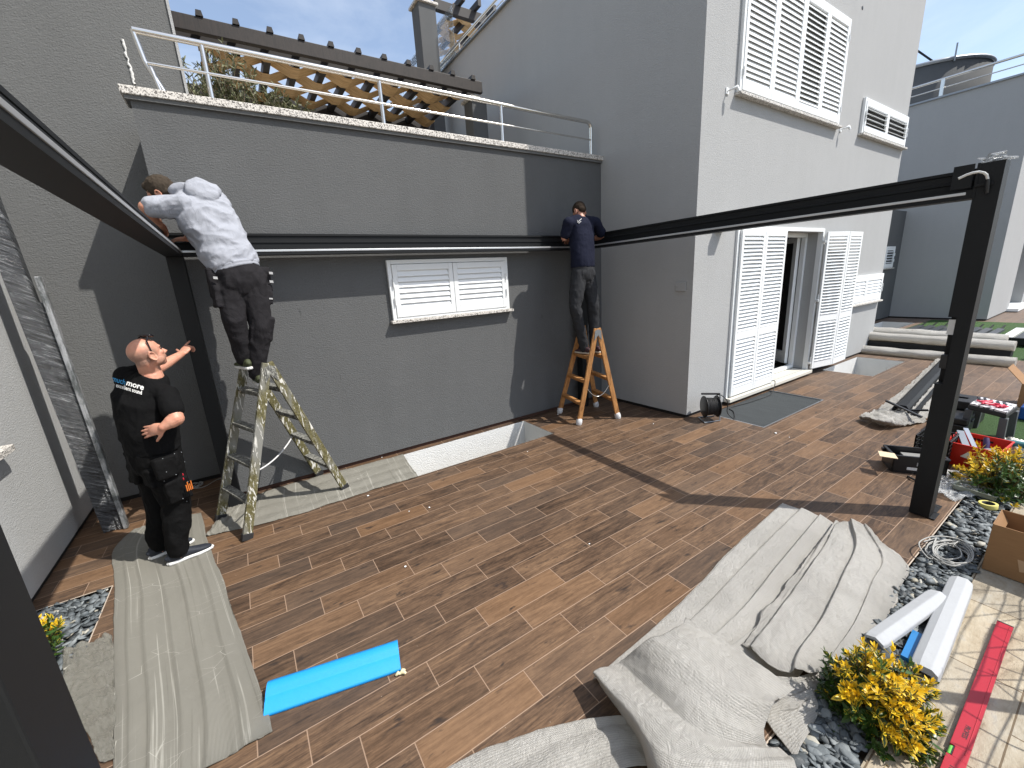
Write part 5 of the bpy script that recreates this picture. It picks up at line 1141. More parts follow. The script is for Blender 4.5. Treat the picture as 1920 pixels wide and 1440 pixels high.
    g.tube([P(-.02, .066, .112), P(0, .068, .116), P(.02, .066, .112)], .004, 8); g.build('sunglasses', mat_plain('black_gloss', (.008, .006, .008), .12), o)
bald_man()
# ---- person 2: man in pale grey hoodie leaning over the beam
def hoodie_man():
    o = empty('person', 'man in a pale grey hoodie on the painted ladder, leaning over the beams', 'person', (.0, 4.3, 1.3))
    pel = gy(447, 512, 4.27); chest = gy(398, 405, 4.40); shc = gy(371, 376, 4.44); neck = gy(345, 362, 4.47); hc = gy(303, 361, 4.50)
    ax = (shc-pel).normalized(); F = V((-.35, .93, 0)); R = ax.cross(-F).normalized()*-1
    R = F.cross(ax).normalized(); 
    if R.x < 0: R = -R
    F = ax.cross(R).normalized()
    if F.y < 0: F = -F
    Ls = gy(346, 388, 4.34); Rs = gy(400, 371, 4.50)
    Le = gy(272, 388, 4.34); Lw = gy(296, 415, 4.53); Re = gy(405, 425, 4.66); Rw = gy(352, 447, 4.56)
    hipL = gy(428, 520, 4.25); hipR = gy(474, 520, 4.27); kneeL = gy(440, 603, 4.20); kneeR = gy(489, 615, 4.22)
    ankL = gy(457, 668, 4.27); ankR = gy(482, 698, 4.27)
    g = MB(); P = head(g, hc, V((-.80, .42, -.42)), V((-.52, .0, .85)), 1.0)
    limb(g, [hc.lerp(neck, .5), neck, shc], [.056, .058, .075])
    limb(g, [Ls, Ls.lerp(Le, .5), Le], [.052, .048, .042]); limb(g, [Le, Le.lerp(Lw, .4), Lw], [.043, .042, .029])
    limb(g, [Rs, Rs.lerp(Re, .5), Re], [.052, .048, .042]); limb(g, [Re, Re.lerp(Rw, .4), Rw], [.043, .042, .029])
    hand(g, Lw, gy(308, 432, 4.62)-Lw, V((-.2, .3, -1)), 1, (.35, .4, .45, .5), (.6, .3))
    hand(g, Rw, gy(322, 450, 4.58)-Rw, V((0, .3, -1)), -1, (.30, .4, .4, .5), (.6, .3))
    rings(g, [(pel, R, F, .15, .10), (pel.lerp(shc, .5), R, F, .14, .10), (shc, R, F, .15, .09)])
    for h, k, a in ((hipR, kneeR, ankR), (hipL, kneeL, ankL)): limb(g, [h, h.lerp(k, .5), k, k.lerp(a, .35), a], [.085, .075, .055, .055, .038])
    remesh(g, 'body', skinmat('tanned_skin', (.52, .27, .18)), o, .0045, 3)
    g = MB(); f, r, u = frame(V((-.80, .42, -.42)), V((-.52, .0, .85))); M3 = Matrix((r, f, u)).transposed()
    g.ball(hc-f*.018+u*.030, .084, .098, .092, 18, 12, M3); g.ball(hc-f*.045-u*.012, .072, .060, .062, 14, 10, M3); g.ball(hc+f*.03+u*.075, .055, .055, .035, 14, 10, M3)
    remesh(g, 'hair', cloth('greying_brown_hair', (.055, .043, .032), var=.5, weave=400), o, .006, 1, folds(.007, 26, 5, (0, 0, 1), 1))
    # hoodie with hood and pushed up sleeves
    g = MB(); w0 = pel+ax*.075
    rings(g, [(w0-ax*.03, R, F, .178, .138), (w0+ax*.05, R, F, .192, .150), (pel.lerp(shc, .48), R, F, .198, .150), (pel.lerp(shc, .75), R, F, .210, .148), (shc-ax*.05, R, F, .205, .130), (shc+ax*.01, R, F, .150, .105), (neck, R, F, .085, .085)], 26)
    limb(g, [shc-R*.08, Ls, Ls.lerp(Le, .5), Ls.lerp(Le, .80)], [.085, .084, .074, .066]); limb(g, [shc+R*.08, Rs, Rs.lerp(Re, .5), Re, Re.lerp(Rw, .4)], [.085, .084, .072, .064, .058])
    # hood lying on the back
    hb = gy(380, 356, 4.36)
    M4 = Matrix((R, F, ax)).transposed(); g.ball(hb, .125, .045, .085, 18, 12, M4); g.ball(hb-ax*.05-F*.012, .085, .035, .055, 16, 10, M4); g.ball(neck-F*.03, .098, .075, .045, 16, 10, M4)
    remesh(g, 'hoodie', M['hoodie'], o, .008, 3, folds(.019, 6.5, 7, (.8, .0, .6), 1.0))
    g = MB(); g.tube([w0-ax*.028+(R*cos(q)*.176+F*sin(q)*.140) for q in [2*pi*i/28 for i in range(28)]], .016, 8, closed=True); g.tube([w0-ax*.052+(R*cos(q)*.172+F*sin(q)*.136) for q in [2*pi*i/28 for i in range(28)]], .014, 8, closed=True)
    remesh(g, 'hem', M['hoodie'], o, .006, 3)
    ax2 = V((0, 0, 1)); R2 = V((.97, .2, 0)).normalized(); F2 = V((-.2, .97, 0)).normalized()
    g = MB(); rings(g, [(pel-Z*.17, R2, F2, .125, .115), (pel-Z*.08, R2, F2, .175, .140), (pel+Z*.0, R2, F2, .178, .138), (pel+ax*.07, R, F, .168, .132)], 24)
    for q in (-1, 1): g.ball(pel-Z*.07+R2*.075*q-F2*.055, .085, .085, .10, 14, 10)
    for h, k, a in ((hipR, kneeR, ankR), (hipL, kneeL, ankL)): limb(g, [h, h.lerp(k, .5), k, k.lerp(a, .5), a+Z*.02, a-Z*.02], [.105, .098, .080, .072, .064, .060])
    g.obox(hipL.lerp(kneeL, .40)-R2*.10, (kneeL-hipL), R2, F2, .09, .018, .06); g.obox(hipR.lerp(kneeR, .35)+R2*.095, (kneeR-hipR), R2, F2, .08, .018, .06)
    g.obox(hipL-R2*.12-Z*.04, Z, R2, F2, .11, .022, .05); g.obox(hipR+R2*.10-Z*.02, Z, R2, F2, .10, .022, .05)
    g.obox(kneeR-F2*.0-Z*.02, (ankR-kneeR), R2, F2, .10, .085, .04)
    remesh(g, 'trousers', M['work_grey'], o, .008, 5, folds(.011, 7.5, 9, (0, 0, 1), 1.0))
    g = MB(); rf = mat_plain('reflective_band', (.42, .42, .42), .4)
    for (px, py, Y) in ((404, 521, 4.14), (508, 512, 4.22), (509, 528, 4.22), (508, 560, 4.2)):
        c = gy(px, py, Y); g.obox(c, (1, .1, -.15), (0, 1, 0), (0, 0, 1), .014, .006, .010 if py < 540 else .006)
    g.build('reflective_strip', rf, o)
    for a, st, nm in ((ankR, 1.225, 0), (ankL, 1.40, 1)):
        g = MB(); gs = MB(); d_ = V((-.10, .99, 0)) if nm == 0 else V((-.35, .93, 0)); d_.normalize(); h = V((a.x, a.y, a.z-.115))-d_*.085; shoe(g, gs, h, h+d_*.28, .98); g.ball(a-Z*.02, .045, n=12, m=8)
        s_ = remesh(g, 'shoe', mat_plain('olive_sneaker', (.045, .055, .022), .7, var=.5, scale=30), o, .005, 3); remesh(gs, 'sole', M['sole'], s_, .005, 2)
    o['feet'] = 'x'; del o['feet']
    # small driver in the right hand
    g = MB(); c = gy(327, 438, 4.56); g.bar(c, c+Z*.07, .012, .012); tag(g.build('screwdriver', M['tin']), 'small steel tool held upright in the hand of the man in the hoodie', 'tool')
hoodie_man()
# ---- person 3: man in navy t-shirt on the wooden ladder
def navy_man():
    o = empty('person', 'man in a navy t-shirt on the wooden ladder, head bowed to the beam', 'person', (4.05, 4.3, 1.0))
    F = V((-.12, .99, 0)).normalized(); R = F.cross(Z)
    ftL = V((3.955, 4.26, .972)); ftR = V((4.125, 4.22, .972)); ankL = ftL+Z*.10; ankR = ftR+Z*.10
    pel = gy(1093, 506, 4.27); shc = gy(1090, 414, 4.35); neck = gy(1088, 406, 4.37); hc = gy(1086, 396, 4.40)
    Ls = gy(1066, 418, 4.34); Rs = gy(1116, 418, 4.34); Le = gy(1058, 446, 4.40); Lw = gy(1066, 447, 4.58); Re = gy(1131, 443, 4.33); Rw = gy(1108, 449, 4.55)
    hipL = pel-R*.085-Z*.04; hipR = pel+R*.085-Z*.04; kneeL = gy(1079, 576, 4.22); kneeR = gy(1112, 572, 4.20)
    g = MB(); hf = V((-.05, .75, -.62)); hu = V((0, .6, .75)); P = head(g, hc, hf, hu, .98)
    limb(g, [hc-Z*.04, neck, shc], [.056, .058, .075])
    for s_, e, w_ in ((Ls, Le, Lw), (Rs, Re, Rw)): limb(g, [s_, s_.lerp(e, .5), e], [.052, .047, .041]); limb(g, [e, e.lerp(w_, .4), w_], [.042, .040, .028])
    hand(g, Lw, V((.5, .8, -.1)), V((0, .1, -1)), 1, (.4, .4, .4, .5), (.6, .3)); hand(g, Rw, V((-.6, .7, -.1)), V((0, .1, -1)), -1, (.4, .4, .4, .5), (.6, .3))
    rings(g, [(pel, R, F, .15, .10), (pel.lerp(shc, .5), R, F, .14, .10), (shc, R, F, .14, .08)])
    for h, k, a in ((hipR, kneeR, ankR), (hipL, kneeL, ankL)): limb(g, [h, h.lerp(k, .5), k, k.lerp(a, .35), a], [.085, .075, .055, .055, .038])
    remesh(g, 'body', skinmat('tan_skin', (.50, .26, .18)), o, .0045, 3)
    f, r, u = frame(hf, hu); M3 = Matrix((r, f, u)).transposed()
    g = MB(); g.ball(hc-f*.014+u*.032, .080, .096, .088, 18, 12, M3); g.ball(hc-f*.050-u*.010, .066, .050, .055, 14, 10, M3); remesh(g, 'hair', cloth('short_dark_hair', (.035, .025, .018), var=.4, weave=500), o, .006, 1, folds(.003, 30, 5, (0, 0, 1), 1))
    g = MB(); rings(g, [(pel+Z*.035, R, F, .176, .130), (pel+Z*.12, R, F, .170, .130), (pel.lerp(shc, .62), R, F, .190, .130), (shc-Z*.05, R, F, .195, .115), (shc+Z*.0, R, F, .150, .095), (neck-Z*.01, R, F, .080, .075)], 24)
    limb(g, [shc-R*.08, Ls, Ls.lerp(Le, .75)], [.075, .075, .066]); limb(g, [shc+R*.08, Rs, Rs.lerp(Re, .72)], [.075, .075, .066])
    sh = remesh(g, 't_shirt', M['navy'], o, .009, 4, folds(.008, 7, 3, (.2, 0, 1), 1))
    bv = BVHTree.FromPolygons([tuple(v.co+V(o.location)) for v in sh.data.vertices], [tuple(p.vertices) for p in sh.data.polygons])
    g = MB()
    for seg in (((1082, 413), (1084, 416), (1090, 410)), ((1082, 416), (1085, 419), (1089, 415))):
        pts = []
        for (px, py) in seg:
            h_ = bv.ray_cast(CAM, ray(px, py).normalized())[0]
            if h_: pts.append(h_-F*.003)
        if len(pts) > 1: g.tube(pts, .005, 5)
    if g.v: g.build('printed_mark', mat_plain('pale_print', (.6, .6, .6), .6), sh)
    g = MB(); rings(g, [(pel-Z*.14, R, F, .125, .115), (pel-Z*.06, R, F, .165, .135), (pel+Z*.06, R, F, .162, .125)], 24)
    for q in (-1, 1): g.ball(pel-Z*.05+R*.07*q-F*.05, .08, .08, .095, 14, 10)
    for h, k, a in ((hipR, kneeR, ankR), (hipL, kneeL, ankL)): limb(g, [h, h.lerp(k, .5), k, k.lerp(a, .5), a+Z*.03, a-Z*.02], [.105, .096, .078, .070, .062, .060])
    remesh(g, 'trousers', M['jog_grey'], o, .009, 5, folds(.010, 7.5, 5, (0, 0, 1), 1))
    for a, ft, d_ in ((ankL, ftL, V((-.1, 1, 0))), (ankR, ftR, V((.1, 1, 0)))):
        d_.normalize(); g = MB(); gs = MB(); h = ft-d_*.12; shoe(g, gs, h, h+d_*.28, .96); g.ball(a-Z*.02, .045, n=12, m=8)
        s_ = remesh(g, 'shoe', mat_plain('dark_pink_sneaker', (.05, .02, .025), .7, var=.6, scale=25), o, .005, 3); remesh(gs, 'sole', mat_plain('tan_sole', (.50, .44, .36), .6), s_, .005, 2)
navy_man()
# ------------------------------------------------------------------ wrapped profiles leaning in the left corner
n = NT('stretch_film_over_dark'); X, Y, Zz = n.xyz(n.obj); q = n.math('ADD', n.math('MULTIPLY', X, 9), n.math('ADD', n.math('MULTIPLY', Y, 9), n.math('MULTIPLY', Zz, 14)))
w_ = n.noise(n.comb(n.math('MULTIPLY', q, 1.0), n.math('MULTIPLY', Zz, .8), n.math('MULTIPLY', X, 2)), 2.6, 6, .7, .9)
fine = n.noise(n.comb(n.math('MULTIPLY', q, 4.0), n.math('MULTIPLY', Zz, 1.5), X), 2.0, 5, .7, .6)
n.set(col=n.ramp(w_, [(.38, (.014, .015, .017)), (.55, (.060, .066, .072)), (.68, (.30, .31, .32))]), rough=.20, spec=1.0, normal=n.bump(n.math('ADD', w_, n.math('MULTIPLY', fine, .6)), 1, .03)); M['wrapped'] = n.m
n = NT('silver_tape'); n.set(col=n.ramp(n.noise(n.scale(n.obj, (1, 1, .3)), 24, 4, .7), [(.4, (.12, .13, .13)), (.6, (.42, .43, .44))]), rough=.30, metal=.35, normal=n.bump(n.noise(n.obj, 90, 4, .7), 1, .006)); M['silver'] = n.m
wpz = empty('wrapped_profile', 'tall film wrapped dark profile standing in the left corner against the pale wall', 'profile', (-1.31, 4.93, 0))
g = MB(); a = V((-1.335, 4.95, .004)); b = a+V((-.105, .0, 3.4)); g.bar(a, b, .085, .135, (1, 0, 0)); g.build('profile_body', M['wrapped'], wpz, bevel=.008)
wp2 = empty('wrapped_profile', 'shorter silver edged profile leaning on the tall wrapped one', 'profile', (-1.24, 4.88, 0))
g = MB(); a = V((-1.238, 4.90, .004)); b = a+V((-.045, .03, 2.28)); g.bar(a, b, .06, .035, (1, 0, 0)); g.build('profile_edge', M['silver'], wp2, bevel=.005)
g = MB(); g.bar(a+V((-.030, .015, 0)), b+V((-.034, .015, -.2)), .05, .05, (1, 0, 0)); g.build('profile_body', M['wrapped'], wp2, bevel=.005)
# ------------------------------------------------------------------ tool boxes, crate and table by the front post
def open_box(g, c, ex, ey, hx, hy, h, t=.012, taper=0.0, z0=.004):
    c = V(c); P = [c-ex*hx-ey*hy, c+ex*hx-ey*hy, c+ex*hx+ey*hy, c-ex*hx+ey*hy]; T = [p+(p-c)*taper+V((0, 0, h)) for p in P]
    for i in range(4):
        j = (i+1) % 4; n_ = (P[j]-P[i]).cross(V((0, 0, 1))).normalized()*-t
        g.add([P[i], P[j], T[j], T[i], P[i]+n_, P[j]+n_, T[j]+n_, T[i]+n_], [(0, 1, 2, 3), (4, 7, 6, 5), (3, 2, 6, 7), (0, 3, 7, 4), (1, 5, 6, 2)])
    g.add([p+V((0, 0, .01)) for p in P], [(0, 1, 2, 3)])
    for i in range(4): g.bar(T[i], T[(i+1) % 4], t*1.8, t*1.2)
ex = V((.53, -.85, 0)).normalized(); ey = V((ex.y*-1, ex.x, 0))
tb = empty('open_toolbox', 'black open toolbox with pale labels, left of the front right pergola post', 'toolbox', (5.25, 1.0, 0))
P00 = gz(1671, 884); c = P00+ex*.20+ey*.13
g = MB(); open_box(g, c, ex, ey, .20, .13, .17); g.build('bin', M['black'], tb)
g = MB(); 
for s in (-1, 1): g.obox(c-ex*.21+ey*.08*s+V((0, 0, .15)), ex, ey, Z, .02, .02, .015)
g.build('latch', M['black'], tb)
g = MB(); f = c-ey*.132
g.obox(f+ex*.02+V((0, 0, .05)), ex, ey, Z, .11, .0015, .014); g.build('label_plate', M['white'], tb)
g = MB(); g.obox(f+ex*.00+V((0, 0, .10)), ex, ey, Z, .022, .0015, .018); g.build('small_label', mat_plain('grey_label', (.4, .4, .4), .5), tb)
g = MB(); g.obox(c+ex*.05+V((0, 0, .12)), ex, ey, Z, .13, .09, .01); g.build('tray', mat_plain('grey_tray', (.22, .22, .21), .6), tb)
g = MB(); g.obox(c+ex*.12+V((0, 0, .14)), ex, (ey+Z*.2).normalized(), Z, .03, .015, .012); tag(g.build('red_tool', RED), 'small red tool lying in the open black toolbox', 'tool')
g = MB(); q0 = gz(1646, 845, .19); q1 = gz(1677, 850, .19); q2 = gz(1684, 860, .19); q3 = gz(1650, 855, .18); quad_th(g, q0, q1, q2, q3, .006); tag(g.build('card_flap', mat_plain('pale_card', (.62, .50, .34), .8)), 'pale card flap sticking out over the left end of the black toolbox', 'card')
g = MB(); g.tube([gz(1702, 893, .01), gz(1710, 897, .02), gz(1722, 903, .01), gz(1730, 905, .01)], .009, 6); tag(g.build('dark_strap', M['rubber']), 'short dark strap on the tiles in front of the black toolbox', 'strap')
# red crate
red = mat_plain('red_crate_plastic', (.56, .022, .010), .38)
cr_ = empty('red_crate', 'big open red plastic crate behind the yellow shrub', 'crate', (5.85, .72, 0))
A = gz(1772, 868); ey2 = V((-.06, -1, 0)).normalized(); ex2 = V((1, -.06, 0)).normalized(); c = A+ey2*.155+ex2*.19; c.z = 0
g = MB(); open_box(g, c, ey2, ex2, .165, .19, .235, .008, .13); g.build('bin', red, cr_, bevel=.002)
g = MB(); bk = c+ex2*.19*1.10+V((0, 0, .19))
for i in range(5): g.obox(bk+ey2*(-.07+.030*i)-ex2*.012, ey2, ex2, Z, .012, .001, .010)
g.build('grip_slots', M['plinth'], cr_)
g = MB(); fr_ = c-ex2*.202+V((0, 0, .13))
g.prism([fr_-ey2*.06-ex2*.008+V((0, 0, -.015)), fr_+ey2*.02-ex2*.008+V((0, 0, -.03)), fr_-ey2*.01-ex2*.010+V((0, 0, .05))], -ex2*.003); g.build('white_print', M['white'], cr_)
g = MB(); g.bar(c-ey2*.14+ex2*.17+V((0, 0, .29)), c+ey2*.02-ex2*.16+V((0, 0, .20)), .035, .012); tag(g.build('metal_rule', M['steel']), 'bright metal rule laid diagonally across the red crate', 'rule')
g = MB(); g.bar(c-ey2*.16+ex2*.10+V((0, 0, .27)), c-ey2*.04-ex2*.18+V((0, 0, .21)), .05, .02); tag(g.build('grey_bar', M['tin']), 'dull grey bar beside the metal rule in the red crate', 'bar')
g = MB(); a = c+ey2*.03+ex2*.08+V((0, 0, .26)); b = c+ey2*.07-ex2*.02+V((0, 0, .12)); g.tube([a, a.lerp(b, .3), a.lerp(b, .7), b], [.020, .026, .022, .024], 12); tag(g.build('hand_tool', mat_plain('purple_grip', (.03, .015, .07), .35)), 'dark violet tool handle standing in the red crate', 'tool')
g = MB(); g.ball(c+ey2*.09-ex2*.05+V((0, 0, .17)), .07, .05, .03, 14, 8); g.ball(c-ex2*.08+V((0, 0, .12)), .08, .06, .05, 14, 8); tag(g.build('sander', mat_plain('grey_body', (.18, .20, .20), .5)), 'grey rounded power tool body inside the red crate', 'tool')
# black lattice crate next to it
bc = empty('black_crate', 'black latticed plastic crate squeezed between the front post and the red crate', 'crate', (5.6, 1.0, 0))
c2 = gz(1768, 880)+V((.20, .12, 0)); c2.z = 0; g = MB()
for k in range(7):
    z = .02+.042*k
    for (p, q) in (((-.16, -.12), (.16, -.12)), ((.16, -.12), (.16, .12)), ((.16, .12), (-.16, .12)), ((-.16, .12), (-.16, -.12))): g.bar(c2+V((*p, z)), c2+V((*q, z)), .012, .010)
for (p, q) in (((-.16, -.12), (.16, -.12)), ((.16, -.12), (.16, .12)), ((.16, .12), (-.16, .12)), ((-.16, .12), (-.16, -.12))):
    for t in [i/6 for i in range(7)]: s_ = V((*p, 0)).lerp(V((*q, 0)), t); g.bar(c2+s_+V((0, 0, .0)), c2+s_+V((0, 0, .28)), .010, .012, (1, 0, 0))
g.add([c2+V((x, y, .012)) for x, y in ((-.16, -.12), (.16, -.12), (.16, .12), (-.16, .12))], [(0, 1, 2, 3)]); g.build('lattice_bin', M['black'], bc)
# table with an open tool case
tbz = empty('work_table', 'low dark grey plastic work table on the grass, beyond the red crate', 'table', (7.0, .8, 0)); TH = .36
T = [gz(1815.5, 759, TH), gz(1838, 747, TH), gz(1909, 762, TH), gz(1888, 777, TH)]
ctr = sum(T, V((0, 0, 0)))/4; g = MB(); g.prism([p-V((0, 0, .05)) for p in T], (0, 0, .05)); g.build('table_top', M['rubber'], tbz, bevel=.008)
dg_ = mat_plain('dark_grey_plastic', (.07, .075, .08), .5)
for p in T:
    q = p.lerp(ctr, .10); g = MB(); g.prism([V((q.x-.035, q.y-.03, TH-.05)), V((q.x+.035, q.y-.03, TH-.05)), V((q.x+.035, q.y+.03, TH-.05)), V((q.x-.035, q.y+.03, TH-.05))], V(((q.x-ctr.x)*.08, (q.y-ctr.y)*.08, -(TH-.052)))); g.build('leg', dg_, tbz, bevel=.004)
tc_ = empty('tool_case', 'pale open tool case insert with red clamps lying on the work table', 'tool case', tuple(ctr))
n = NT('case_insert'); vq = n.voro(n.scale(n.obj, (1, 1.6, 1)), 24, 'F1', 1); n.set(col=n.ramp(n.xyz(vq)[0], [(.0, (.10, .10, .11)), (.22, (.62, .60, .62)), (1, (.78, .75, .78))], 'CONSTANT'), rough=.6)
g = MB(); g.prism([p.lerp(ctr, .06)+V((0, 0, .002)) for p in T], (0, 0, .018)); g.build('insert', n.m, tc_)
g = MB(); rnd = random.Random(6)
for i in range(9):
    p = ctr+(T[3]-T[0]).normalized()*rnd.uniform(-.08, .12)+(T[0]-T[1]).normalized()*rnd.uniform(-.02, .12)+V((0, 0, .035)); d_ = V((rnd.uniform(-1, 1), rnd.uniform(-1, 1), 0)).normalized()
    g.tube([p-d_*.05, p, p+d_*.05+V((0, 0, .01))], [.008, .014, .008], 6)
g.build('red_clamps', mat_plain('red_pink', (.62, .03, .07), .4), tc_)
g = MB()
for i in range(5):
    p = ctr+(T[3]-T[0]).normalized()*(.06*i-.14)-(T[0]-T[1]).normalized()*.03+V((0, 0, .03)); g.bar(p, p+V((.06, .02, .01)), .02, .014)
g.build('dark_tools', M['black'], tc_)
for (px, py, hx, hy, h, lab) in ((1786, 806, .19, .13, .20, 'black tool case stacked under the left end of the work table'), (1806, 790, .20, .14, .30, 'taller black tool case behind the other one beside the work table')):
    p = gz(px, py); g = MB(); g.box(p.x-hx, p.x+hx, p.y-hy, p.y+hy, .004, h*.62); g.box(p.x-hx*.98, p.x+hx*.98, p.y-hy*.98, p.y+hy*.98, h*.64, h)
    r_ = empty('black_tool_case', lab, 'tool case', (p.x, p.y, 0)); g.build('case', M['black'], r_, bevel=.012); g = MB(); g.bar((p.x-.06, p.y-hy-.01, h*.8), (p.x+.06, p.y-hy-.01, h*.8), .02, .02); g.build('case_handle', M['black'], r_, bevel=.004)
g = MB(); p = gz(1800, 757, .22); g.box(p.x-.03, p.x+.05, p.y-.06, p.y+.06, .24, .30); tag(g.build('blue_tool', mat_plain('light_blue', (.10, .25, .45), .4)), 'small light blue tool lying on the black tool cases', 'tool')
p = gz(1907, 786); bl = empty('blue_case', 'blue plastic case on the paving at the right edge', 'case', (p.x+.1, p.y-.15, 0)); g = MB(); g.box(p.x-.02, p.x+.30, p.y-.50, p.y-.0, .004, .17); g.box(p.x+.06, p.x+.22, p.y-.38, p.y-.10, .172, .22); g.build('case', mat_plain('blue_case_plastic', (.01, .07, .28), .35), bl, bevel=.02)
p = gz(1905, 763); cb = empty('far_cardboard_box', 'cardboard box with a raised flap at the right edge beyond the blue case', 'box', (p.x+.2, p.y-.3, 0)); g = MB(); g.box(p.x, p.x+.4, p.y-.6, p.y, .004, .32); g.build('carton', CB, cb)
g = MB(); quad_th(g, V((p.x, p.y, .32)), V((p.x+.4, p.y, .32)), V((p.x+.42, p.y+.16, .50)), V((p.x+.05, p.y+.16, .50)), .006); g.build('flap', CB, cb)
# plastic bag with a tray of screws and a yellow handled knife
S = sheet('plastic_bag', [[(1766, 880, .01), (1785, 883, .03), (1806, 890, .02)], [(1756, 905, .01), (1785, 905, .02), (1822, 908, .03)], [(1752, 924, .01), (1795, 930, .03), (1845, 908, .05)], [(1756, 927, .01), (1800, 937, .02), (1856, 916, .02)]], 50, 40, FILM, None, crum=.035, cs=12, edge=.03, seed=20, thick=.001)
tag(S, 'crumpled clear plastic bag on the tile corner behind the front post', 'plastic bag')
tr_ = mat_plain('grey_green_tray', (.25, .27, .22), .5); a = gz(1795, 912, .03); e1 = (gz(1825, 921, .03)-a).normalized(); e2 = V((-e1.y, e1.x, 0)); 
ty = empty('screw_tray', 'grey green tray of screws lying on the plastic bag', 'tray', tuple(a+e1*.12)); cc_ = a+e1*.12; cc_.z = .03
g = MB(); P_ = MB(); open_box(g, cc_, e1, e2, .13, .075, .035, .008); g.build('tray_body', tr_, ty, bevel=.002)
g = MB(); rnd = random.Random(2)
for i in range(40): p = cc_+e1*rnd.uniform(-.1, .1)+e2*rnd.uniform(-.05, .05)+V((0, 0, .016+rnd.random()*.01)); d_ = V((rnd.uniform(-1, 1), rnd.uniform(-1, 1), rnd.uniform(-.3, .3))).normalized(); g.tube([p-d_*.012, p+d_*.012], [.0022, .0035], 5)
tag(g.build('screws', M['steel']), 'loose screws heaped in the grey green tray', 'screws', kind='stuff')
a = gz(1786, 887, .05); b = gz(1812, 897, .04); kn = empty('yellow_knife', 'yellow and black handled tool lying behind the screw tray', 'tool', tuple(a)); g = MB(); g.tube([a, a.lerp(b, .5), b], [.018, .022, .016], 8); g.build('handle', mat_plain('yellow_plastic', (.60, .36, .02), .4), kn); g = MB(); g.bar(b, gz(1833, 911, .03), .02, .008); g.build('blade', M['black'], kn)
# white bag with a cordless tool
S = sheet('white_bag', [[(1882, 820, .05), (1902, 822, .12), (1925, 828, .10)], [(1884, 838, .05), (1905, 838, .14), (1930, 842, .10)], [(1888, 852, .01), (1908, 856, .02), (1932, 858, .02)]], 40, 40, mat_plain('white_bag_cloth', (.70, .68, .62), .7), None, crum=.04, cs=9, edge=.03, seed=22)
tag(S, 'crumpled white bag on the ground to the right of the red crate', 'bag')
p = gz(1903, 832, .16); dr = empty('cordless_tool', 'dark teal cordless tool lying on the white bag', 'tool', tuple(p)); g = MB(); g.tube([p+V((-.02, .10, 0)), p, p+V((.03, -.12, 0))], [.025, .035, .028], 12); g.build('tool_body', mat_plain('teal', (.03, .14, .16), .4), dr); g = MB(); g.tube([p+V((.03, -.12, 0)), p+V((-.06, -.16, -.03))], [.02, .028], 10); g.ball(p+V((-.08, -.17, -.04)), .035, .04, .03, n=12, m=8); g.build('tool_grip', M['black'], dr)
# ------------------------------------------------------------------ wrapped beams stacked in the distance
def wrap_tube(label, p, q, r, mat, seed, flat=.7, name='wrapped_beam'):
    p = V(p); q = V(q); k = 40; g = MB(); d = (q-p).normalized(); s = d.cross(Z).normalized(); vs = []
    for i in range(k+1):
        t = i/k; c = p.lerp(q, t)
        for j in range(14): a = 2*pi*j/14; rr = r*(1+.16*noise.noise(V((t*9, cos(a)*1.5, sin(a)*1.5+seed)))+.06*noise.noise(V((t*40, a, seed)))); vs.append(c+s*cos(a)*rr+Z*sin(a)*rr*flat)
    fs = [(i*14+j, i*14+(j+1) % 14, (i+1)*14+(j+1) % 14, (i+1)*14+j) for i in range(k) for j in range(14)]
    g.add(vs, fs, True); g.add(vs[:14], [tuple(range(14))]); g.add(vs[-14:], [tuple(range(14))]); return tag(g.build(name, mat), label, 'wrapped beam', 'foam wrapped beams stacked in the distance')
wrap_tube('lowest pale wrapped beam of the far stack, nearest the camera', (11.45, 3.9, .085), (11.45, 1.12, .085), .12, M['foam'], 1)
wrap_tube('middle pale wrapped beam of the far stack with a frayed end', (11.75, 3.9, .36), (11.75, 1.20, .33), .12, M['foam'], 2, .75)
wrap_tube('topmost and farthest pale wrapped beam of the far stack', (12.10, 3.9, .40), (12.15, 1.36, .36), .15, M['foam'], 3, .8)
g = MB(); g.box(11.62, 11.90, 1.22, 3.9, .12, .25); tag(g.build('dark_beam', M['alu'], bevel=.006), 'dark metal beam between the pale wrapped ones in the far stack', 'beam')
g = MB(); g.box(11.62, 12.2, 1.5, 3.9, .004, .118); tag(g.build('dark_plank', mat_plain('dark_grey_bar', (.05, .05, .06), .5), bevel=.006), 'flat dark profile lying under the far stack', 'beam')
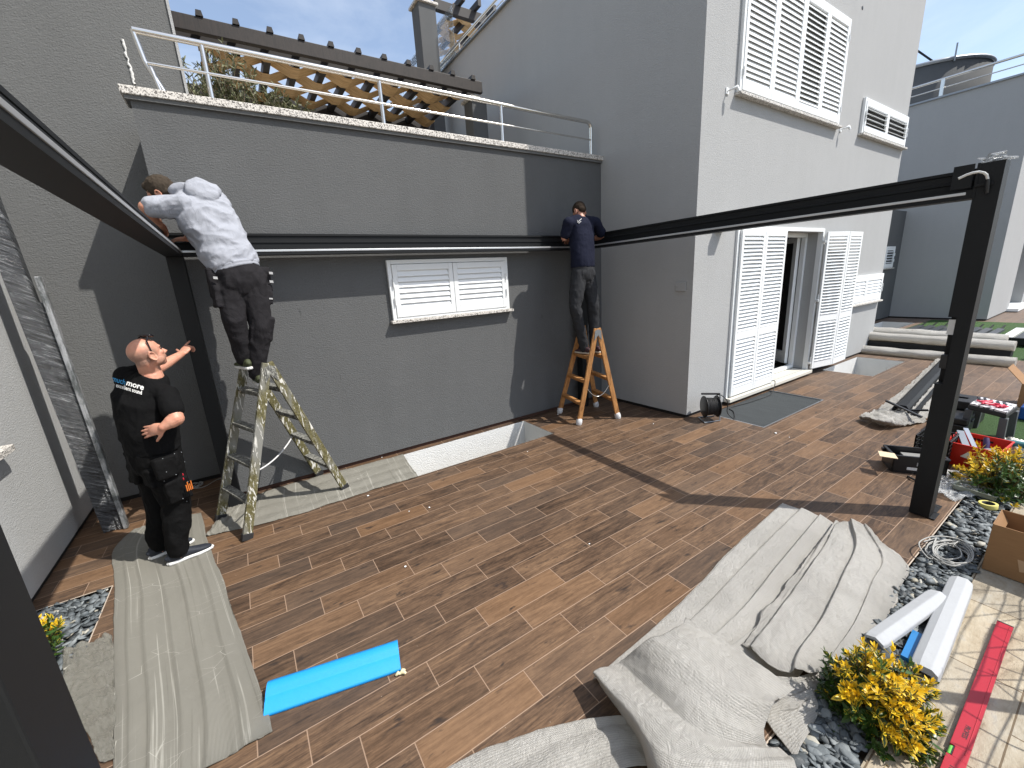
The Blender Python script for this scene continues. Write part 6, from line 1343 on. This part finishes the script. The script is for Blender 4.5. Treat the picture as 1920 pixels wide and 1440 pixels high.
# louvre blades laid out on the far grass
bm_ = mat_plain('blade_grey', (.06, .065, .075), .35, metal=.3); proto = None
for i, y in enumerate([3.55, 3.33, 3.10, 2.88, 2.66, 2.42, 2.22, 2.02]):
    if proto is None:
        proto = empty('louvre_blade', 'grey louvre blade on the far grass, the one nearest the house wall', 'louvre blade', (13.0, y, 0), 'louvre blades laid out on the far grass')
        g = MB(); g.prism([(13.0, y-.08, .002), (13.0, y-.07, .045), (13.0, y+.05, .065), (13.0, y+.075, .04), (13.0, y+.08, .002)], (3.6, 0, 0)); g.build('blade', bm_, proto)
        g = MB(); g.bar((16.62, y, .03), (16.95, y-.02, .10), .03, .02); g.build('pivot', M['black'], proto)
    else:
        r = proto.copy(); SC.collection.objects.link(r); r.location = (13.0+.05*(i % 3), y, 0)
        r['label'] = 'grey louvre blade on the far grass, %s of the row counted from the house wall' % ('second', 'third', 'fourth', 'fifth', 'sixth', 'seventh', 'last')[i-1]
        for ch in list(proto.children): c_ = ch.copy(); SC.collection.objects.link(c_); c_.parent = r
pd = empty('panel_stack', 'stack of dark panels on white blocks at the right edge of the far grass', 'panels', (14.6, 1.3, 0))
g = MB()
for i in range(5): g.box(14.0+.0*i, 17.5, .95-.3*i+.04, 1.2-.3*i+.30, .10, .16)
g.build('panel', bm_, pd, bevel=.006); g = MB(); g.box(13.9, 14.0, -.6, 1.55, .05, .19); g.build('end_rail', M['alu'], pd); g = MB(); g.box(14.2, 17.0, 1.62, 1.80, .004, .05); g.build('pale_board', M['white'], pd)
g = MB(); g.box(12.3, 12.42, -1, 1.1, .02, .10); tag(g.build('dark_rail', M['alu'], bevel=.004), 'single dark rail lying on the grass at the right edge, near the wrapped beams', 'rail')
# ------------------------------------------------------------------ unseen wire and twig fence, added right of frame to cast fine paving shadows
rnd = random.Random(17)
wf_ = empty('shadow_fence', 'unseen fence of wires and bare twigs added to cast fine shadows on the paving', 'fence', (3.4, -.36, 0))
g = MB()
for x in (2.28, 3.02, 4.6): g = MB(); g.bar((x, -.36, 0), (x, -.36, 1.25), .05, .05, (1, 0, 0)); g.build('fence_post', M['tin'], wf_)
g = MB()
for k in range(22):
    x = 1.9+3.0*k/21+rnd.uniform(-.06, .06); p = V((x, -.36, .0)); q = V((x+rnd.uniform(-.6, .6), -.36+rnd.uniform(-.04, .04), rnd.uniform(.85, 1.3)))
    m1 = p.lerp(q, .5)+V((rnd.uniform(-.12, .12), rnd.uniform(-.03, .03), 0)); g.tube([crom([p, m1, q], i/8) for i in range(9)], [.006-.0004*i for i in range(9)], 5, caps=False)
for k in range(8):
    z = .12+.15*k; g.tube([V((1.9+3.0*i/14, -.36+rnd.uniform(-.01, .01), z+rnd.uniform(-.03, .03))) for i in range(15)], .0040, 5, caps=False)
g.build('twigs', M['stem'], wf_)
